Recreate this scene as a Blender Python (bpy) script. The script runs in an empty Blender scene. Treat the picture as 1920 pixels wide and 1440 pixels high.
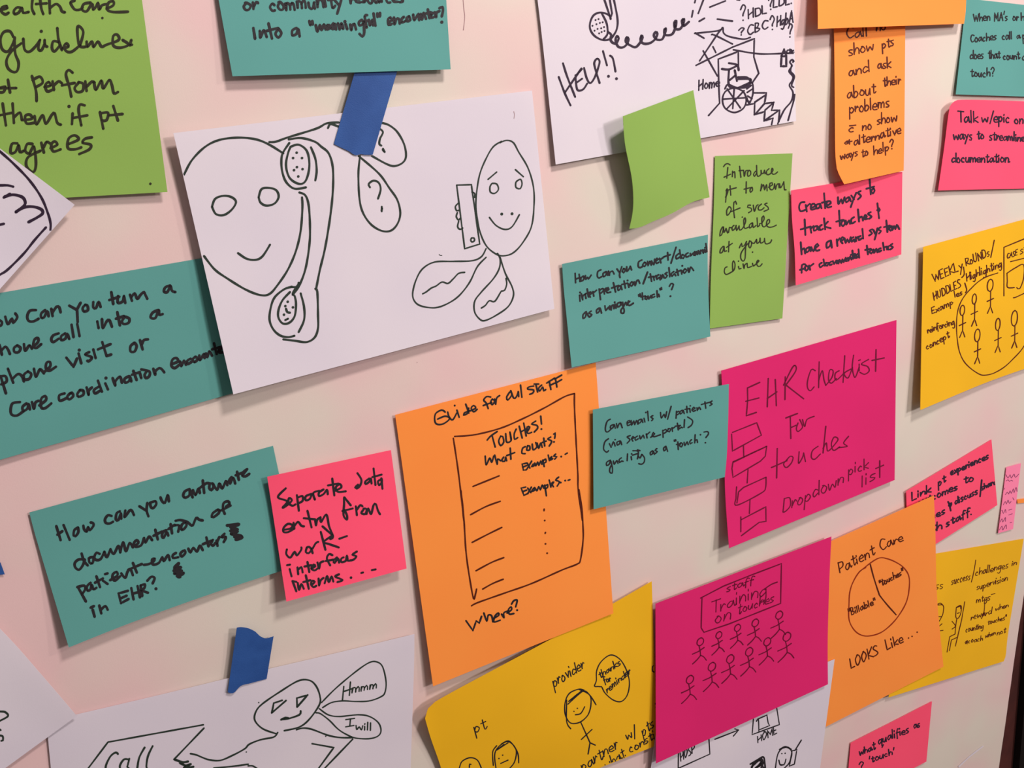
import bpy, math, random
from mathutils import Vector, Matrix, noise
from mathutils.bvhtree import BVHTree

random.seed(7)
C = bpy.context.scene.collection
SC = bpy.context.scene

# ------------------------------------------------------------------ camera
F = 1562.75            # focal length in pixels of a 1920 px wide frame
S = 0.5657             # metres from lens to the board along the optical axis
Z0 = 1.35              # height of the looked-at point above the floor
RM = [[0.87879733, 0.09629489, -0.46737838],
      [-0.21235629, 0.95601926, -0.20231653],
      [0.42734068, 0.27704596, 0.860596]]
def w3(r):             # (right, down, into board) -> world
    return Vector((r[0], r[2], -r[1]))
CX, CY, CZ = w3(RM[0]), w3(RM[1]), w3(RM[2])
CAM = Vector((0, 0, Z0)) - CZ * S
cam = bpy.data.cameras.new('camera')
cam.sensor_width = 36
cam.lens = F / 1920 * 36
cam.clip_start = 0.01
co = bpy.data.objects.new('camera', cam)
C.objects.link(co)
m = Matrix((CX, -CY, -CZ)).transposed().to_4x4()
m.translation = CAM
co.matrix_world = m
SC.camera = co

def ray(px, py):
    return (CZ + CX * ((px - 960) / F) + CY * ((py - 720) / F)).normalized()
def at(px, py, h=0.0):     # point seen at pixel, h metres in front of the board plane
    d = ray(px, py)
    t = (-h - CAM.y) / d.y
    return CAM + d * t

# ------------------------------------------------------------------ world, lights, exposure
world = bpy.data.worlds.new('world')
SC.world = world
world.use_nodes = True
bg = world.node_tree.nodes['Background']
bg.inputs[0].default_value = (1.0, 0.86, 0.84, 1)
bg.inputs[1].default_value = 0.24

def area(name, loc, target, sx, sy, power, col):
    l = bpy.data.lights.new(name, 'AREA')
    l.shape = 'RECTANGLE'
    l.size, l.size_y, l.energy, l.color = sx, sy, power, col
    o = bpy.data.objects.new(name, l)
    C.objects.link(o)
    o.location = loc
    o.rotation_euler = (Vector(target) - Vector(loc)).to_track_quat('-Z', 'Y').to_euler()
    return o
area('ceiling_lamp_light', (0.32, -0.80, 2.36), (0.0, 0, 1.5), 0.20, 0.14, 11.5, (1.0, 0.87, 0.86))
area('side_lamp_light', (1.15, -1.05, 2.05), (0, 0, 1.45), 0.08, 0.08, 4.0, (1.0, 0.85, 0.80))
area('room_light', (1.5, -2.3, 2.15), (-0.2, 0, 1.4), 0.30, 0.30, 34.0, (1.0, 0.87, 0.90))
SC.view_settings.view_transform = 'Standard'
SC.view_settings.look = 'None'
SC.view_settings.exposure = 0.07
SC.view_settings.gamma = 1.0
SC.view_settings.use_curve_mapping = False

# ------------------------------------------------------------------ materials
def lin(c):
    c = c / 255
    return c / 12.92 if c <= 0.04045 else ((c + 0.055) / 1.055) ** 2.4
def rgb(r, g, b):
    return (lin(r), lin(g), lin(b), 1)

MATS = {}
def paper_mat(name, col, col2=None, scale=9.0, trans=0.12, bump=0.12, rough=0.78):
    if name in MATS: return MATS[name]
    mt = bpy.data.materials.new(name)
    mt.use_nodes = True
    nt = mt.node_tree
    b = nt.nodes['Principled BSDF']
    b.inputs['Roughness'].default_value = rough
    b.inputs['Specular IOR Level'].default_value = 0.25
    tc = nt.nodes.new('ShaderNodeNewGeometry')
    nz = nt.nodes.new('ShaderNodeTexNoise')
    nz.inputs['Scale'].default_value = scale
    nz.inputs['Detail'].default_value = 2
    nt.links.new(tc.outputs['Position'], nz.inputs['Vector'])
    rp = nt.nodes.new('ShaderNodeValToRGB')
    rp.color_ramp.elements[0].position = 0.36
    rp.color_ramp.elements[1].position = 0.64
    c2 = col2 if col2 else tuple(min(1, x * 1.07) for x in col[:3]) + (1,)
    rp.color_ramp.elements[0].color = col
    rp.color_ramp.elements[1].color = c2
    nt.links.new(nz.outputs['Fac'], rp.inputs['Fac'])
    nt.links.new(rp.outputs['Color'], b.inputs['Base Color'])
    n2 = nt.nodes.new('ShaderNodeTexNoise')
    n2.inputs['Scale'].default_value = 1500
    nt.links.new(tc.outputs['Position'], n2.inputs['Vector'])
    bp = nt.nodes.new('ShaderNodeBump')
    bp.inputs['Strength'].default_value = bump
    bp.inputs['Distance'].default_value = 0.0002
    nt.links.new(n2.outputs['Fac'], bp.inputs['Height'])
    nt.links.new(bp.outputs['Normal'], b.inputs['Normal'])
    if trans:
        tr = nt.nodes.new('ShaderNodeBsdfTranslucent')
        nt.links.new(rp.outputs['Color'], tr.inputs['Color'])
        mx = nt.nodes.new('ShaderNodeMixShader')
        mx.inputs[0].default_value = trans
        nt.links.new(b.outputs[0], mx.inputs[1])
        nt.links.new(tr.outputs[0], mx.inputs[2])
        nt.links.new(mx.outputs[0], nt.nodes['Material Output'].inputs['Surface'])
    MATS[name] = mt
    return mt
def ink_mat(name, col):
    if name in MATS: return MATS[name]
    mt = bpy.data.materials.new(name)
    mt.use_nodes = True
    b = mt.node_tree.nodes['Principled BSDF']
    nz = mt.node_tree.nodes.new('ShaderNodeTexNoise')
    nz.inputs['Scale'].default_value = 300
    rp = mt.node_tree.nodes.new('ShaderNodeValToRGB')
    rp.color_ramp.elements[0].color = col
    rp.color_ramp.elements[1].color = tuple(x * 1.5 for x in col[:3]) + (1,)
    mt.node_tree.links.new(nz.outputs['Fac'], rp.inputs['Fac'])
    mt.node_tree.links.new(rp.outputs['Color'], b.inputs['Base Color'])
    b.inputs['Roughness'].default_value = 0.6
    b.inputs['Specular IOR Level'].default_value = 0.2
    MATS[name] = mt
    return mt

TEAL = paper_mat('teal_paper', rgb(92, 160, 151))
GREEN = paper_mat('green_paper', rgb(138, 178, 84))
PINK = paper_mat('pink_paper', rgb(252, 84, 116), trans=0.10)
MAG = paper_mat('magenta_paper', rgb(216, 34, 108), trans=0.10)
ORANGE = paper_mat('orange_paper', rgb(255, 152, 66), trans=0.12)
YELLOW = paper_mat('yellow_paper', rgb(236, 184, 26), trans=0.10)
LPINK = paper_mat('light_pink_paper', rgb(255, 140, 175))
WHITE = paper_mat('white_paper', rgb(228, 224, 229), rgb(222, 218, 226), trans=0.16)
TAPE = paper_mat('blue_tape_paper', rgb(36, 76, 138), rgb(42, 84, 148), scale=60, trans=0.03, bump=0.5, rough=0.6)
K_BLACK = ink_mat('black_ink', rgb(32, 30, 33))
K_GREEN = ink_mat('dark_green_ink', rgb(34, 46, 38))
K_OLIVE = ink_mat('olive_black_ink', rgb(38, 38, 22))
K_PURP = ink_mat('purple_black_ink', rgb(38, 26, 42))
K_RED = ink_mat('dark_red_ink', rgb(92, 6, 40))
K_BROWN = ink_mat('dark_brown_ink', rgb(72, 24, 8))
K_RUST = ink_mat('rust_ink', rgb(125, 38, 10))
K_FAINT = ink_mat('faint_purple_ink', rgb(120, 55, 90))
K_PENCIL = ink_mat('faint_pencil', rgb(140, 110, 110))

# ------------------------------------------------------------------ helpers
def mesh_obj(name, verts, faces, mat, loc=None, parent=None, smooth=True):
    me = bpy.data.meshes.new(name)
    if loc is None: loc = Vector((0, 0, 0))
    me.from_pydata([tuple(v - loc) for v in verts], [], faces)
    me.materials.append(mat)
    if smooth:
        me.polygons.foreach_set('use_smooth', [True] * len(me.polygons))
    me.update()
    o = bpy.data.objects.new(name, me)
    C.objects.link(o)
    if parent is None: o.location = loc
    else: o.parent = parent
    return o

def catmull(pts, step=2.0):
    out = []
    n = len(pts)
    for i in range(n - 1):
        p0 = pts[max(i - 1, 0)]; p1 = pts[i]; p2 = pts[i + 1]; p3 = pts[min(i + 2, n - 1)]
        d = math.hypot(p2[0] - p1[0], p2[1] - p1[1])
        k = max(1, min(40, int(d / step)))
        for j in range(k):
            t = j / k
            out.append(tuple(0.5 * ((2 * p1[a]) + (-p0[a] + p2[a]) * t + (2 * p0[a] - 5 * p1[a] + 4 * p2[a] - p3[a]) * t * t
                     + (-p0[a] + 3 * p1[a] - 3 * p2[a] + p3[a]) * t ** 3) for a in (0, 1)))
    out.append(pts[-1])
    return out
def straight(pts, step=4.0):
    out = []
    for i in range(len(pts) - 1):
        d = math.hypot(pts[i + 1][0] - pts[i][0], pts[i + 1][1] - pts[i][1])
        k = max(1, int(d / step))
        for j in range(k):
            t = j / k
            out.append((pts[i][0] + (pts[i + 1][0] - pts[i][0]) * t, pts[i][1] + (pts[i + 1][1] - pts[i][1]) * t))
    out.append(pts[-1])
    return out

def edge_pts(pts, n):      # n+1 points evenly spaced on a smooth polyline
    if len(pts) == 2:
        return [(pts[0][0] + (pts[1][0] - pts[0][0]) * i / n, pts[0][1] + (pts[1][1] - pts[0][1]) * i / n) for i in range(n + 1)]
    d = catmull(pts, 1.0)
    L = [0]
    for i in range(len(d) - 1): L.append(L[-1] + math.hypot(d[i + 1][0] - d[i][0], d[i + 1][1] - d[i][1]))
    out = []; j = 0
    for i in range(n + 1):
        s = L[-1] * i / n
        while j < len(L) - 2 and L[j + 1] < s: j += 1
        t = (s - L[j]) / max(1e-9, L[j + 1] - L[j])
        out.append((d[j][0] + (d[j + 1][0] - d[j][0]) * t, d[j][1] + (d[j + 1][1] - d[j][1]) * t))
    return out

G = {  # single-stroke hand lettering: advance, strokes; pairs are x and y (hex), baseline y=4, x-height 8, ascender c
'a': (6.2, '47 28 06 14 35 48|48 54 65'), 'b': (5.6, '-0c 04|06 28 46 24 04'), 'c': (5.4, '37 28 06 14 34'),
'd': (6.2, '47 28 06 14 45|-5c 54'), 'e': (5.4, '06 46 38 28 07 05 14 44'), 'f': (4.6, '4b 2c 19 14 12|-08 38'),
'g': (6, '47 28 06 14 46|48 42 20 01'), 'h': (5.6, '-0c 04|05 28 47 44'), 'i': (2.4, '-08 04|-0a 0b'),
'j': (3.5, '28 22 00|-2a 2b'), 'k': (5.2, '-0c 04|-48 06 44'), 'l': (2.4, '-0c 04'),
'm': (8, '-08 04|05 18 37 34|36 58 67 64'), 'n': (5.6, '-08 04|05 28 47 44'), 'o': (5.6, '28 06 14 34 46 28 18'),
'p': (5.8, '-08 00|06 28 46 24 05'), 'q': (6, '47 28 06 14 46|-48 40 62'), 'r': (4.2, '-08 04|05 28 37'),
's': (4.8, '38 18 07 35 24 04'), 't': (4.8, '2b 24 45|-09 49'), 'u': (5.8, '08 05 24 48|-48 44'),
'v': (5, '-08 24 48'), 'w': (7.6, '08 14 37 54 68'), 'x': (5, '-08 44|-48 04'), 'y': (5.4, '-08 25|-48 00'),
'z': (5, '-08 48 04 44'),
'A': (7.2, '-04 3c 64|-17 57'), 'B': (6, '-0c 04|0c 3b 28 08|08 46 24 04'), 'C': (6.2, '5b 2c 08 24 55'),
'D': (6.6, '-0c 04|0c 4b 56 24 04'), 'E': (5.8, '-4c 0c 04 44|-08 38'), 'F': (5.6, '-4c 0c 04|-08 38'),
'G': (6.8, '5b 2c 08 24 54 57 37'), 'H': (6.8, '-0c 04|-5c 54|-07 59'), 'I': (5.2, '-0c 4c|-2c 24|-04 44'),
'K': (6, '-0c 04|-5c 07 54'), 'L': (5.6, '-0c 04 44'), 'M': (8, '-04 0c 36 6c 64'), 'N': (7, '-04 0c 54 5c'),
'O': (6.8, '3c 09 14 35 58 4b 3c 2c'), 'P': (6, '-0c 04|0c 4b 48 07'), 'R': (6.2, '-0c 04|0c 4b 38 07|-17 54'),
'S': (5.8, '4b 2c 0a 37 45 24 04'), 'T': (6.2, '-0c 6c|-3c 34'), 'U': (6.6, '0c 06 24 46 4c'), 'W': (9, '-0c 24 4a 64 8c'),
'Y': (6, '-0c 28|-5c 04'), '?': (5.2, '0a 2c 4a 27 26|.24'), '!': (3, '-0c 07|.04'), '/': (4, '-3d 02'), '"': (3.6, '-0c 09|-2c 29'),
"'": (2.4, '-1c 09'), '.': (2.6, '.04'), ',': (2.6, '-14 02'), '(': (3.6, '3d 07 15 31'), ')': (3.6, '0d 37 25 01'),
'-': (4.6, '-07 47'), '1': (2.6, '-0c 04'), '&': (6, '47 28 06 14 35 47|-49 43|-26 66'), ':': (2.6, '.04|.08'), ' ': (3.5, ''),
}

class Sheet:
    """One piece of paper: a Coons patch seen at given pixels, standing off the board."""
    def __init__(s, name, corners, mat, label, cat, base=2.0, lift=(0, 0, 0, 0), belly=0.0, edges=None, n=26,
                 pt=1.8, side=0.0, pside=2.0, thick=0.00018, wave=0.25, group=None):
        TL, TR, BR, BL = corners
        e = {'top': [TL, TR], 'right': [TR, BR], 'bottom': [BL, BR], 'left': [TL, BL]}
        if edges:
            for k, mids in edges.items(): e[k] = [e[k][0]] + mids + [e[k][-1]]
        T = edge_pts(e['top'], n); B = edge_pts(e['bottom'], n); Lf = edge_pts(e['left'], n); Rt = edge_pts(e['right'], n)
        sd = random.random() * 50
        verts = []
        for j in range(n + 1):
            v = j / n
            for i in range(n + 1):
                u = i / n
                p = []
                for a in (0, 1):
                    c = (1 - v) * T[i][a] + v * B[i][a] + (1 - u) * Lf[j][a] + u * Rt[j][a] - (
                        (1 - u) * (1 - v) * TL[a] + u * (1 - v) * TR[a] + (1 - u) * v * BL[a] + u * v * BR[a])
                    p.append(c)
                h = base + (lift[3] * (1 - u) + lift[2] * u) * v ** pt + (lift[0] * (1 - u) + lift[1] * u) * (1 - v) ** pt
                h += belly * math.sin(math.pi * u) * math.sin(math.pi * v) + side * (1 - u) ** pside
                h += wave * noise.noise(Vector((u * 2.3 + sd, v * 2.3, sd)))
                verts.append(at(p[0], p[1], h / 1000))
        N = n + 1
        front = list(verts)
        faces = []
        for j in range(n):
            for i in range(n):
                a = j * N + i
                faces.append((a, a + N, a + N + 1, a + 1))
        off = len(verts)
        allv = verts + [v + Vector((0, thick, 0)) for v in verts]
        fs = list(faces) + [tuple(off + x for x in reversed(f)) for f in faces]
        rim = [i for i in range(N)] + [j * N + n for j in range(1, N)] + [n * N + i for i in range(n - 1, -1, -1)] + [j * N for j in range(n - 1, 0, -1)]
        ro = len(allv)                      # the cut edge has its own vertices, so the faces keep flat shading up to it
        allv += [verts[i] for i in rim] + [verts[i] + Vector((0, thick, 0)) for i in rim]
        L = len(rim)
        for i in range(L): fs.append((ro + i, ro + (i + 1) % L, ro + L + (i + 1) % L, ro + L + i))
        s.loc = front[(n // 2) * N + n // 2].copy()
        s.o = mesh_obj(name, allv, fs, mat, s.loc)
        s.o['label'] = label; s.o['category'] = cat
        if group: s.o['group'] = group
        s.bvh = BVHTree.FromPolygons(front, faces)
        s.parts = {}
    def _cast(s, p, eps):
        d = ray(p[0], p[1])
        h = s.bvh.ray_cast(CAM, d)
        if h[0] is None: return None
        nn = h[1] if h[1].y < 0 else -h[1]
        return h[0] + nn * eps
    def ribbon(s, part, pts, w, mat, eps=0.00012):
        V, Fc = s.parts.setdefault((part, s.key, mat.name), ([], []))
        n = len(pts)
        # drop repeated points
        q = [pts[0]]
        for p in pts[1:]:
            if math.hypot(p[0] - q[-1][0], p[1] - q[-1][1]) > 0.35: q.append(p)
        hw = w / 2
        def disc(c, r, k=8):
            c0 = s._cast(c, eps)
            if c0 is None: return
            ring = [s._cast((c[0] + r * math.cos(2 * math.pi * i / k), c[1] + r * math.sin(2 * math.pi * i / k)), eps) for i in range(k)]
            b = len(V); V.append(c0)
            idx = []
            for rr in ring:
                if rr is None: idx.append(None)
                else: idx.append(len(V)); V.append(rr)
            for i in range(k):
                if idx[i] is not None and idx[(i + 1) % k] is not None: Fc.append((b, idx[i], idx[(i + 1) % k]))
        if len(q) < 2:
            disc(q[0], w * 0.62, 9); return
        prev = None
        ph = random.random() * 6
        for i, p in enumerate(q):
            a = q[max(i - 1, 0)]; b = q[min(i + 1, len(q) - 1)]
            dx, dy = b[0] - a[0], b[1] - a[1]
            L = math.hypot(dx, dy) or 1
            k = hw * (1 + 0.10 * math.sin(ph + i * 0.35))
            nx, ny = -dy / L * k, dx / L * k
            l = s._cast((p[0] + nx, p[1] + ny), eps); r = s._cast((p[0] - nx, p[1] - ny), eps)
            if l is None or r is None: prev = None; continue
            cur = len(V); V += [l, r]
            if prev is not None: Fc.append((prev, prev + 1, cur + 1, cur))
            prev = cur
            if 0 < i < len(q) - 1:
                d1 = (p[0] - a[0], p[1] - a[1]); d2 = (b[0] - p[0], b[1] - p[1])
                l1 = math.hypot(*d1); l2 = math.hypot(*d2)
                if l1 and l2 and (d1[0] * d2[0] + d1[1] * d2[1]) / (l1 * l2) < 0.75: disc(p, hw, 7)
        disc(q[0], hw, 7); disc(q[-1], hw, 7)
    key = 0
    def draw(s, part, ox, oy, sc, pen, mat, data, join=False):
        if not join: s.key += 1
        for st in data.split(';'):
            if part in ('ink_dot', 'pen_stroke', 'scribble'): s.key += 1
            st = st.strip()
            if not st: continue
            line = st[0] == '~'          # leading ~ : straight segments
            if line: st = st[1:]
            P = [tuple(float(a) for a in t.split(',')) for t in st.split()]
            P = [(ox + a / sc, oy + b / sc) for a, b in P]
            if len(P) == 1: s.ribbon(part, P, pen, mat); continue
            s.ribbon(part, straight(P) if line else catmull(P), pen, mat)
    def text(s, ox, oy, sc, pen, mat, up, data, part='handwritten_word'):
        pen *= 0.86
        for ln in data.strip().splitlines():
            s.key += 1
            wd, x0, y0, x1, y1, h = ln.rsplit(None, 5)
            wd = wd.strip().replace('_', ' ')
            x0, y0, x1, y1, h = [float(a) for a in (x0, y0, x1, y1, h)]
            x0 = ox + x0 / sc; x1 = ox + x1 / sc; y0 = oy + y0 / sc; y1 = oy + y1 / sc; h /= sc
            adv = sum(G[ch][0] for ch in wd) - 1.3
            cur = 0.0; upw = up + random.uniform(-.05, .05)
            for ch in wd:
                a, strokes = G[ch]
                dy = random.uniform(-.4, .4); sy = random.uniform(.86, 1.08); kx = random.uniform(.92, 1.06)
                for st in strokes.split('|'):
                    if not st: continue
                    mode = st[0] if st[0] in '-.' else ''
                    P = []
                    for pr in st.lstrip('-.').split():
                        gx = cur + int(pr[0]) * kx + random.uniform(-.13, .13)
                        gy = (int(pr[1], 16) - 4) * sy + dy + random.uniform(-.2, .2)
                        t = gx / adv
                        k = h * gy / 4
                        P.append((x0 + (x1 - x0) * t + k * upw, y0 + (y1 - y0) * t - k))
                    if mode == '.': s.ribbon(part, P, pen * 0.95, mat)
                    elif mode == '-':
                        s.ribbon(part, straight(P, 3), pen, mat)
                    else: s.ribbon(part, catmull(P, 1.6), pen, mat)
                cur += a
    def done(s):
        for (part, k, mn), (V, Fc) in s.parts.items():
            if Fc: mesh_obj(part, V, Fc, MATS[mn], s.loc, s.o, smooth=False)
        return s.o

# ------------------------------------------------------------------ setting: dark wall, foam board, poster paper
edge_a = at(1919.5, 1131, 0.002); edge_b = at(1875, 1440, 0.002)
def edge_x(z):                       # the board's right edge, as a line on the board plane
    t = (z - edge_b.z) / (edge_a.z - edge_b.z)
    return edge_b.x + (edge_a.x - edge_b.x) * t

def box(name, x0, x1, y0, y1, z0, z1, mat, parent=None):
    v = [Vector((x, y, z)) for x in (x0, x1) for y in (y0, y1) for z in (z0, z1)]
    f = [(0, 1, 3, 2), (4, 6, 7, 5), (0, 4, 5, 1), (2, 3, 7, 6), (0, 2, 6, 4), (1, 5, 7, 3)]
    return mesh_obj(name, v, f, mat, smooth=False, parent=parent)

brown = paper_mat('dark_brown_wall', rgb(74, 34, 28), rgb(62, 28, 24), scale=40, trans=0, bump=0.4, rough=0.85)
black = paper_mat('black_trim', rgb(14, 10, 10), rgb(18, 12, 12), scale=20, trans=0, rough=0.5)
floor_m = paper_mat('brown_carpet', rgb(92, 70, 60), rgb(78, 58, 50), scale=60, trans=0, rough=0.95)
w = box('wall_back', -2.2, 2.2, 0.012, 0.12, 0.0, 2.7, brown); w['kind'] = 'structure'
tx = at(1908, 1400, -0.008).x
t = box('trim_1', tx, tx + 0.12, 0.004, 0.012, 0.0, 1.085, black); t['kind'] = 'structure'
fl = box('floor', -2.2, 2.2, -3.0, 0.12, -0.04, 0.0, floor_m); fl['kind'] = 'structure'

board_m = paper_mat('white_foam_board', rgb(232, 224, 218), rgb(226, 218, 212), trans=0, rough=0.6)
zt, zb, xl = 1.95, 0.45, -0.80
bv = []
for y in (0.0, 0.010):
    bv += [Vector((xl, y, zb)), Vector((edge_x(zb) - .0015, y, zb)), Vector((edge_x(zt) - .0015, y, zt)), Vector((xl, y, zt))]
bo = mesh_obj('foam_board', bv, [(0, 1, 2, 3), (7, 6, 5, 4), (0, 4, 5, 1), (1, 5, 6, 2), (2, 6, 7, 3), (3, 7, 4, 0)], board_m, smooth=False)
bo['label'] = 'large white foam board hung on the dark brown wall, behind the poster paper'; bo['category'] = 'board'

# poster paper: gently buckled, mottled cream and pink
sheet_m = paper_mat('poster_paper', rgb(210, 205, 189), rgb(219, 189, 185), scale=8, trans=0.0, bump=0.15, rough=0.7)
nx, nz = 220, 240
sv = []
def buckle(x, z):
    a = noise.noise(Vector((x * 9, z * 13, 3.1))) * 0.55
    a += noise.noise(Vector((x * 24 + z * 9, z * 16, 7.7))) * 0.22
    r = 1 - abs(noise.noise(Vector((x * 11 - z * 5, z * 9 + x * 4, 1.3)))) * 2
    return max(-0.45, min(0.65, a + 0.2 * max(0, r) ** 6)) * 0.001
for j in range(nz + 1):
    z = zb + 0.01 + (zt - zb - 0.02) * j / nz
    for i in range(nx + 1):
        x = xl + 0.01 + (edge_x(z) - xl - 0.01) * i / nx
        sv.append(Vector((x, -0.0007 - buckle(x, z), z)))
sf = [(j * (nx + 1) + i, j * (nx + 1) + i + 1, (j + 1) * (nx + 1) + i + 1, (j + 1) * (nx + 1) + i) for j in range(nz) for i in range(nx)]
so = mesh_obj('poster_paper', sv, sf, sheet_m, Vector((0, -0.001, zb)))
so['label'] = 'large cream and pinkish sheet of poster paper covering the board behind every note'; so['category'] = 'poster paper'
back = BVHTree.FromPolygons(sv, sf)
class Wall(Sheet):
    def __init__(s): s.o = so; s.loc = Vector((0, -0.001, zb)); s.bvh = back; s.parts = {}
W0 = Wall()
W0.draw('pencil_line', 400, 0, 4, 1.3, K_PENCIL, '1868,-60 1878,60 1885,130 1875,225')
W0.draw('pen_dot', 360, 440, 4, 1.2, K_PENCIL, '1688,958;')
W0.done()
W0.ribbon('paper_tear', catmull([(1797, 1437), (1815, 1420), (1830, 1408), (1842, 1399)]), 2.6, WHITE, eps=0.0006)
W0.parts = {k: v for k, v in W0.parts.items() if k[0] == 'paper_tear'}
W0.done()

SN = 'sticky_note'; CAT = 'sticky note'
# ------------------------------------------------------------------ notes, deepest first
n = Sheet(SN, [(-75, -105), (249, -130), (314, 360), (-45, 380)], GREEN,
  'large green note at upper left asking to perform guidelines if pt agrees', CAT, base=2.2, lift=(0, 0, 3.5, 3))
n.draw('handwritten_word', 0, 0, 4, 5.2, K_OLIVE, '-10,78 55,60 50,45 15,55 10,85 40,108 65,95;160,60 130,55 105,80 110,105 140,95 165,60 175,95 215,90;245,-10 240,60 258,105;300,-20 310,60 325,105;270,30 350,25;370,-20 375,100;375,60 420,30 450,50 465,85 487,92')
n.draw('handwritten_word', 0, 0, 4, 5.2, K_OLIVE, '560,5 530,20 560,70 600,72 620,55;680,20 630,30 615,70 650,85 690,30 700,72 720,50 735,22 745,70 765,40 800,30;800,65 850,40 850,10 815,20 805,70 850,90 960,88')
n.draw('handwritten_word', 0, 0, 4, 5.2, K_OLIVE, '100,275 75,235 30,240 5,290 15,365 60,385 105,310 110,280;108,300 115,400 140,470 130,530 100,540 60,510 50,450 90,380 160,325;175,290 185,370 220,388 265,350 300,300;300,300 288,365 310,378 335,330;335,300 338,340 355,350;310,235;440,315 400,310 390,360 410,385 450,340;430,210 440,300 465,375;465,362 512,350 500,325 480,350 500,385 540,387 600,340;600,340 625,240 590,195 580,230 595,340 640,352;650,312 655,350 690,312 702,352 735,312 762,350 800,335 890,300 880,260 850,270 850,340 900,358 965,335 920,300;985,300 975,340 990,335')
n.draw('handwritten_word', 0, 0, 4, 5.2, K_OLIVE, '240,570 270,680 275,758;245,600 300,575 320,620 265,655;335,652 380,640 365,615 340,640 355,685 400,670;395,610 405,675;405,640 440,610 465,625;545,545 515,525 495,560 520,650 535,725;465,640 560,622;590,620 560,660 580,690 620,680 625,630 590,615;640,610 650,682;650,650 690,612 710,620;705,615 720,672 760,605 775,662 820,600 840,640 855,700 885,690')
n.draw('handwritten_word', 0, 0, 4, 5.2, K_OLIVE, '~20,775 45,940;~-5,865 95,845;~95,775 105,922;105,880 150,845 165,900;170,900 240,890 225,860 190,870 200,925 260,920;260,870 275,932 320,865 345,927 390,860 410,850 430,920 457,935')
n.draw('handwritten_word', 0, 0, 4, 5.2, K_OLIVE, '545,850 540,930;518,798;635,790 600,785 590,830 610,940;~545,885 655,865')
n.draw('handwritten_word', 0, 0, 4, 5.2, K_OLIVE, '750,840 775,965;755,850 810,845 800,900 765,905;850,795 885,905;~815,865 920,855')
n.draw('handwritten_word', 0, 0, 4, 5.2, K_OLIVE, '130,1075 90,1080 80,1145 115,1140 140,1090 150,1140 180,1130;245,1080 205,1080 190,1130 220,1150 255,1100 270,1230 250,1290 200,1250 210,1180 305,1130;310,1070 330,1145;325,1110 350,1065 375,1075;380,1110 430,1085 410,1060 385,1085 400,1135 455,1120;515,1080 590,1045 560,1015 515,1040 510,1110 560,1120 610,1105;690,1030 640,1040 620,1070 680,1085 670,1120 595,1155')
n.draw('handwritten_word', 0, 0, 4, 5.2, K_OLIVE, '-20,665 40,650 25,690 -20,690;~60,598 76,695;~0,662 122,660')
n.draw('ink_dot', 0, 0, 4, 4, K_OLIVE, '768,135;1128,1378'); n.done()

n = Sheet('tape_strip', [(677, 95), (756, 95), (699, 290), (626, 270)], TAPE,
  'long strip of blue painter\'s tape running down onto the two-faces drawing', 'tape', base=5.2, wave=0.05, n=20,
  edges={'bottom': [(640, 277), (655, 284), (662, 289), (669, 291), (676, 289), (685, 290)]}); n.done()

n = Sheet(SN, [(390, -110), (829, -122), (845, 130), (436, 143)], TEAL,
  'teal note at the top edge ending in "meaningful" encounter, above the long tape', CAT, base=3.1, lift=(0, 0, 4, 4))
n.text(400, 0, 4, 5.6, K_BLACK, -0.14, '''
or 230 75 340 60 52
community 430 78 965 50 56
resources 1030 22 1430 15 50''')
n.draw('handwritten_word', 440, 0, 4.571, 5.2, K_BLACK, '160,240 175,332;215,265 220,322 250,260 275,317;~290,200 320,330;275,265 370,240;375,245 350,290 375,322 400,285 375,245')
n.draw('handwritten_word', 440, 0, 4.571, 5.2, K_BLACK, '530,240 495,260 495,302 530,290 545,250 557,312')
n.draw('handwritten_word', 440, 0, 4.571, 5.2, K_BLACK, '~640,180 650,215;~665,180 670,210;695,215 710,270 730,215 745,257 765,210 780,252;790,235 810,215 795,215 795,252 815,240;845,200 825,235 850,247 860,205 870,252;885,200 900,252 915,200 930,247;~950,205 965,250;945,185;990,210 1000,257 1005,225 1025,205 1040,252;1090,170 1065,190 1070,217 1095,210 1105,180 1110,280 1095,312 1070,290;1135,130 1115,140 1132,235;1110,185 1150,175;1150,170 1160,217 1180,170 1187,217;~1190,115 1207,220;~1222,115 1225,145;~1245,110 1245,140')
n.draw('handwritten_word', 440, 0, 4.571, 5.2, K_BLACK, '1315,190 1345,175 1335,150 1315,165 1320,212 1345,205;1365,150 1370,207 1385,165 1405,160 1415,202;1450,145 1430,165 1435,192 1465,180;1495,140 1475,155 1480,182 1505,170 1495,140;1530,125 1540,172 1575,120 1582,172;1595,120 1605,167 1620,110 1640,162;~1655,80 1670,155;1640,115 1680,105;1680,130 1700,110 1685,110 1685,152 1710,145;1715,105 1727,147 1730,110 1755,95;1755,70 1780,60 1785,90 1775,140;1775,190'); n.done()

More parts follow.
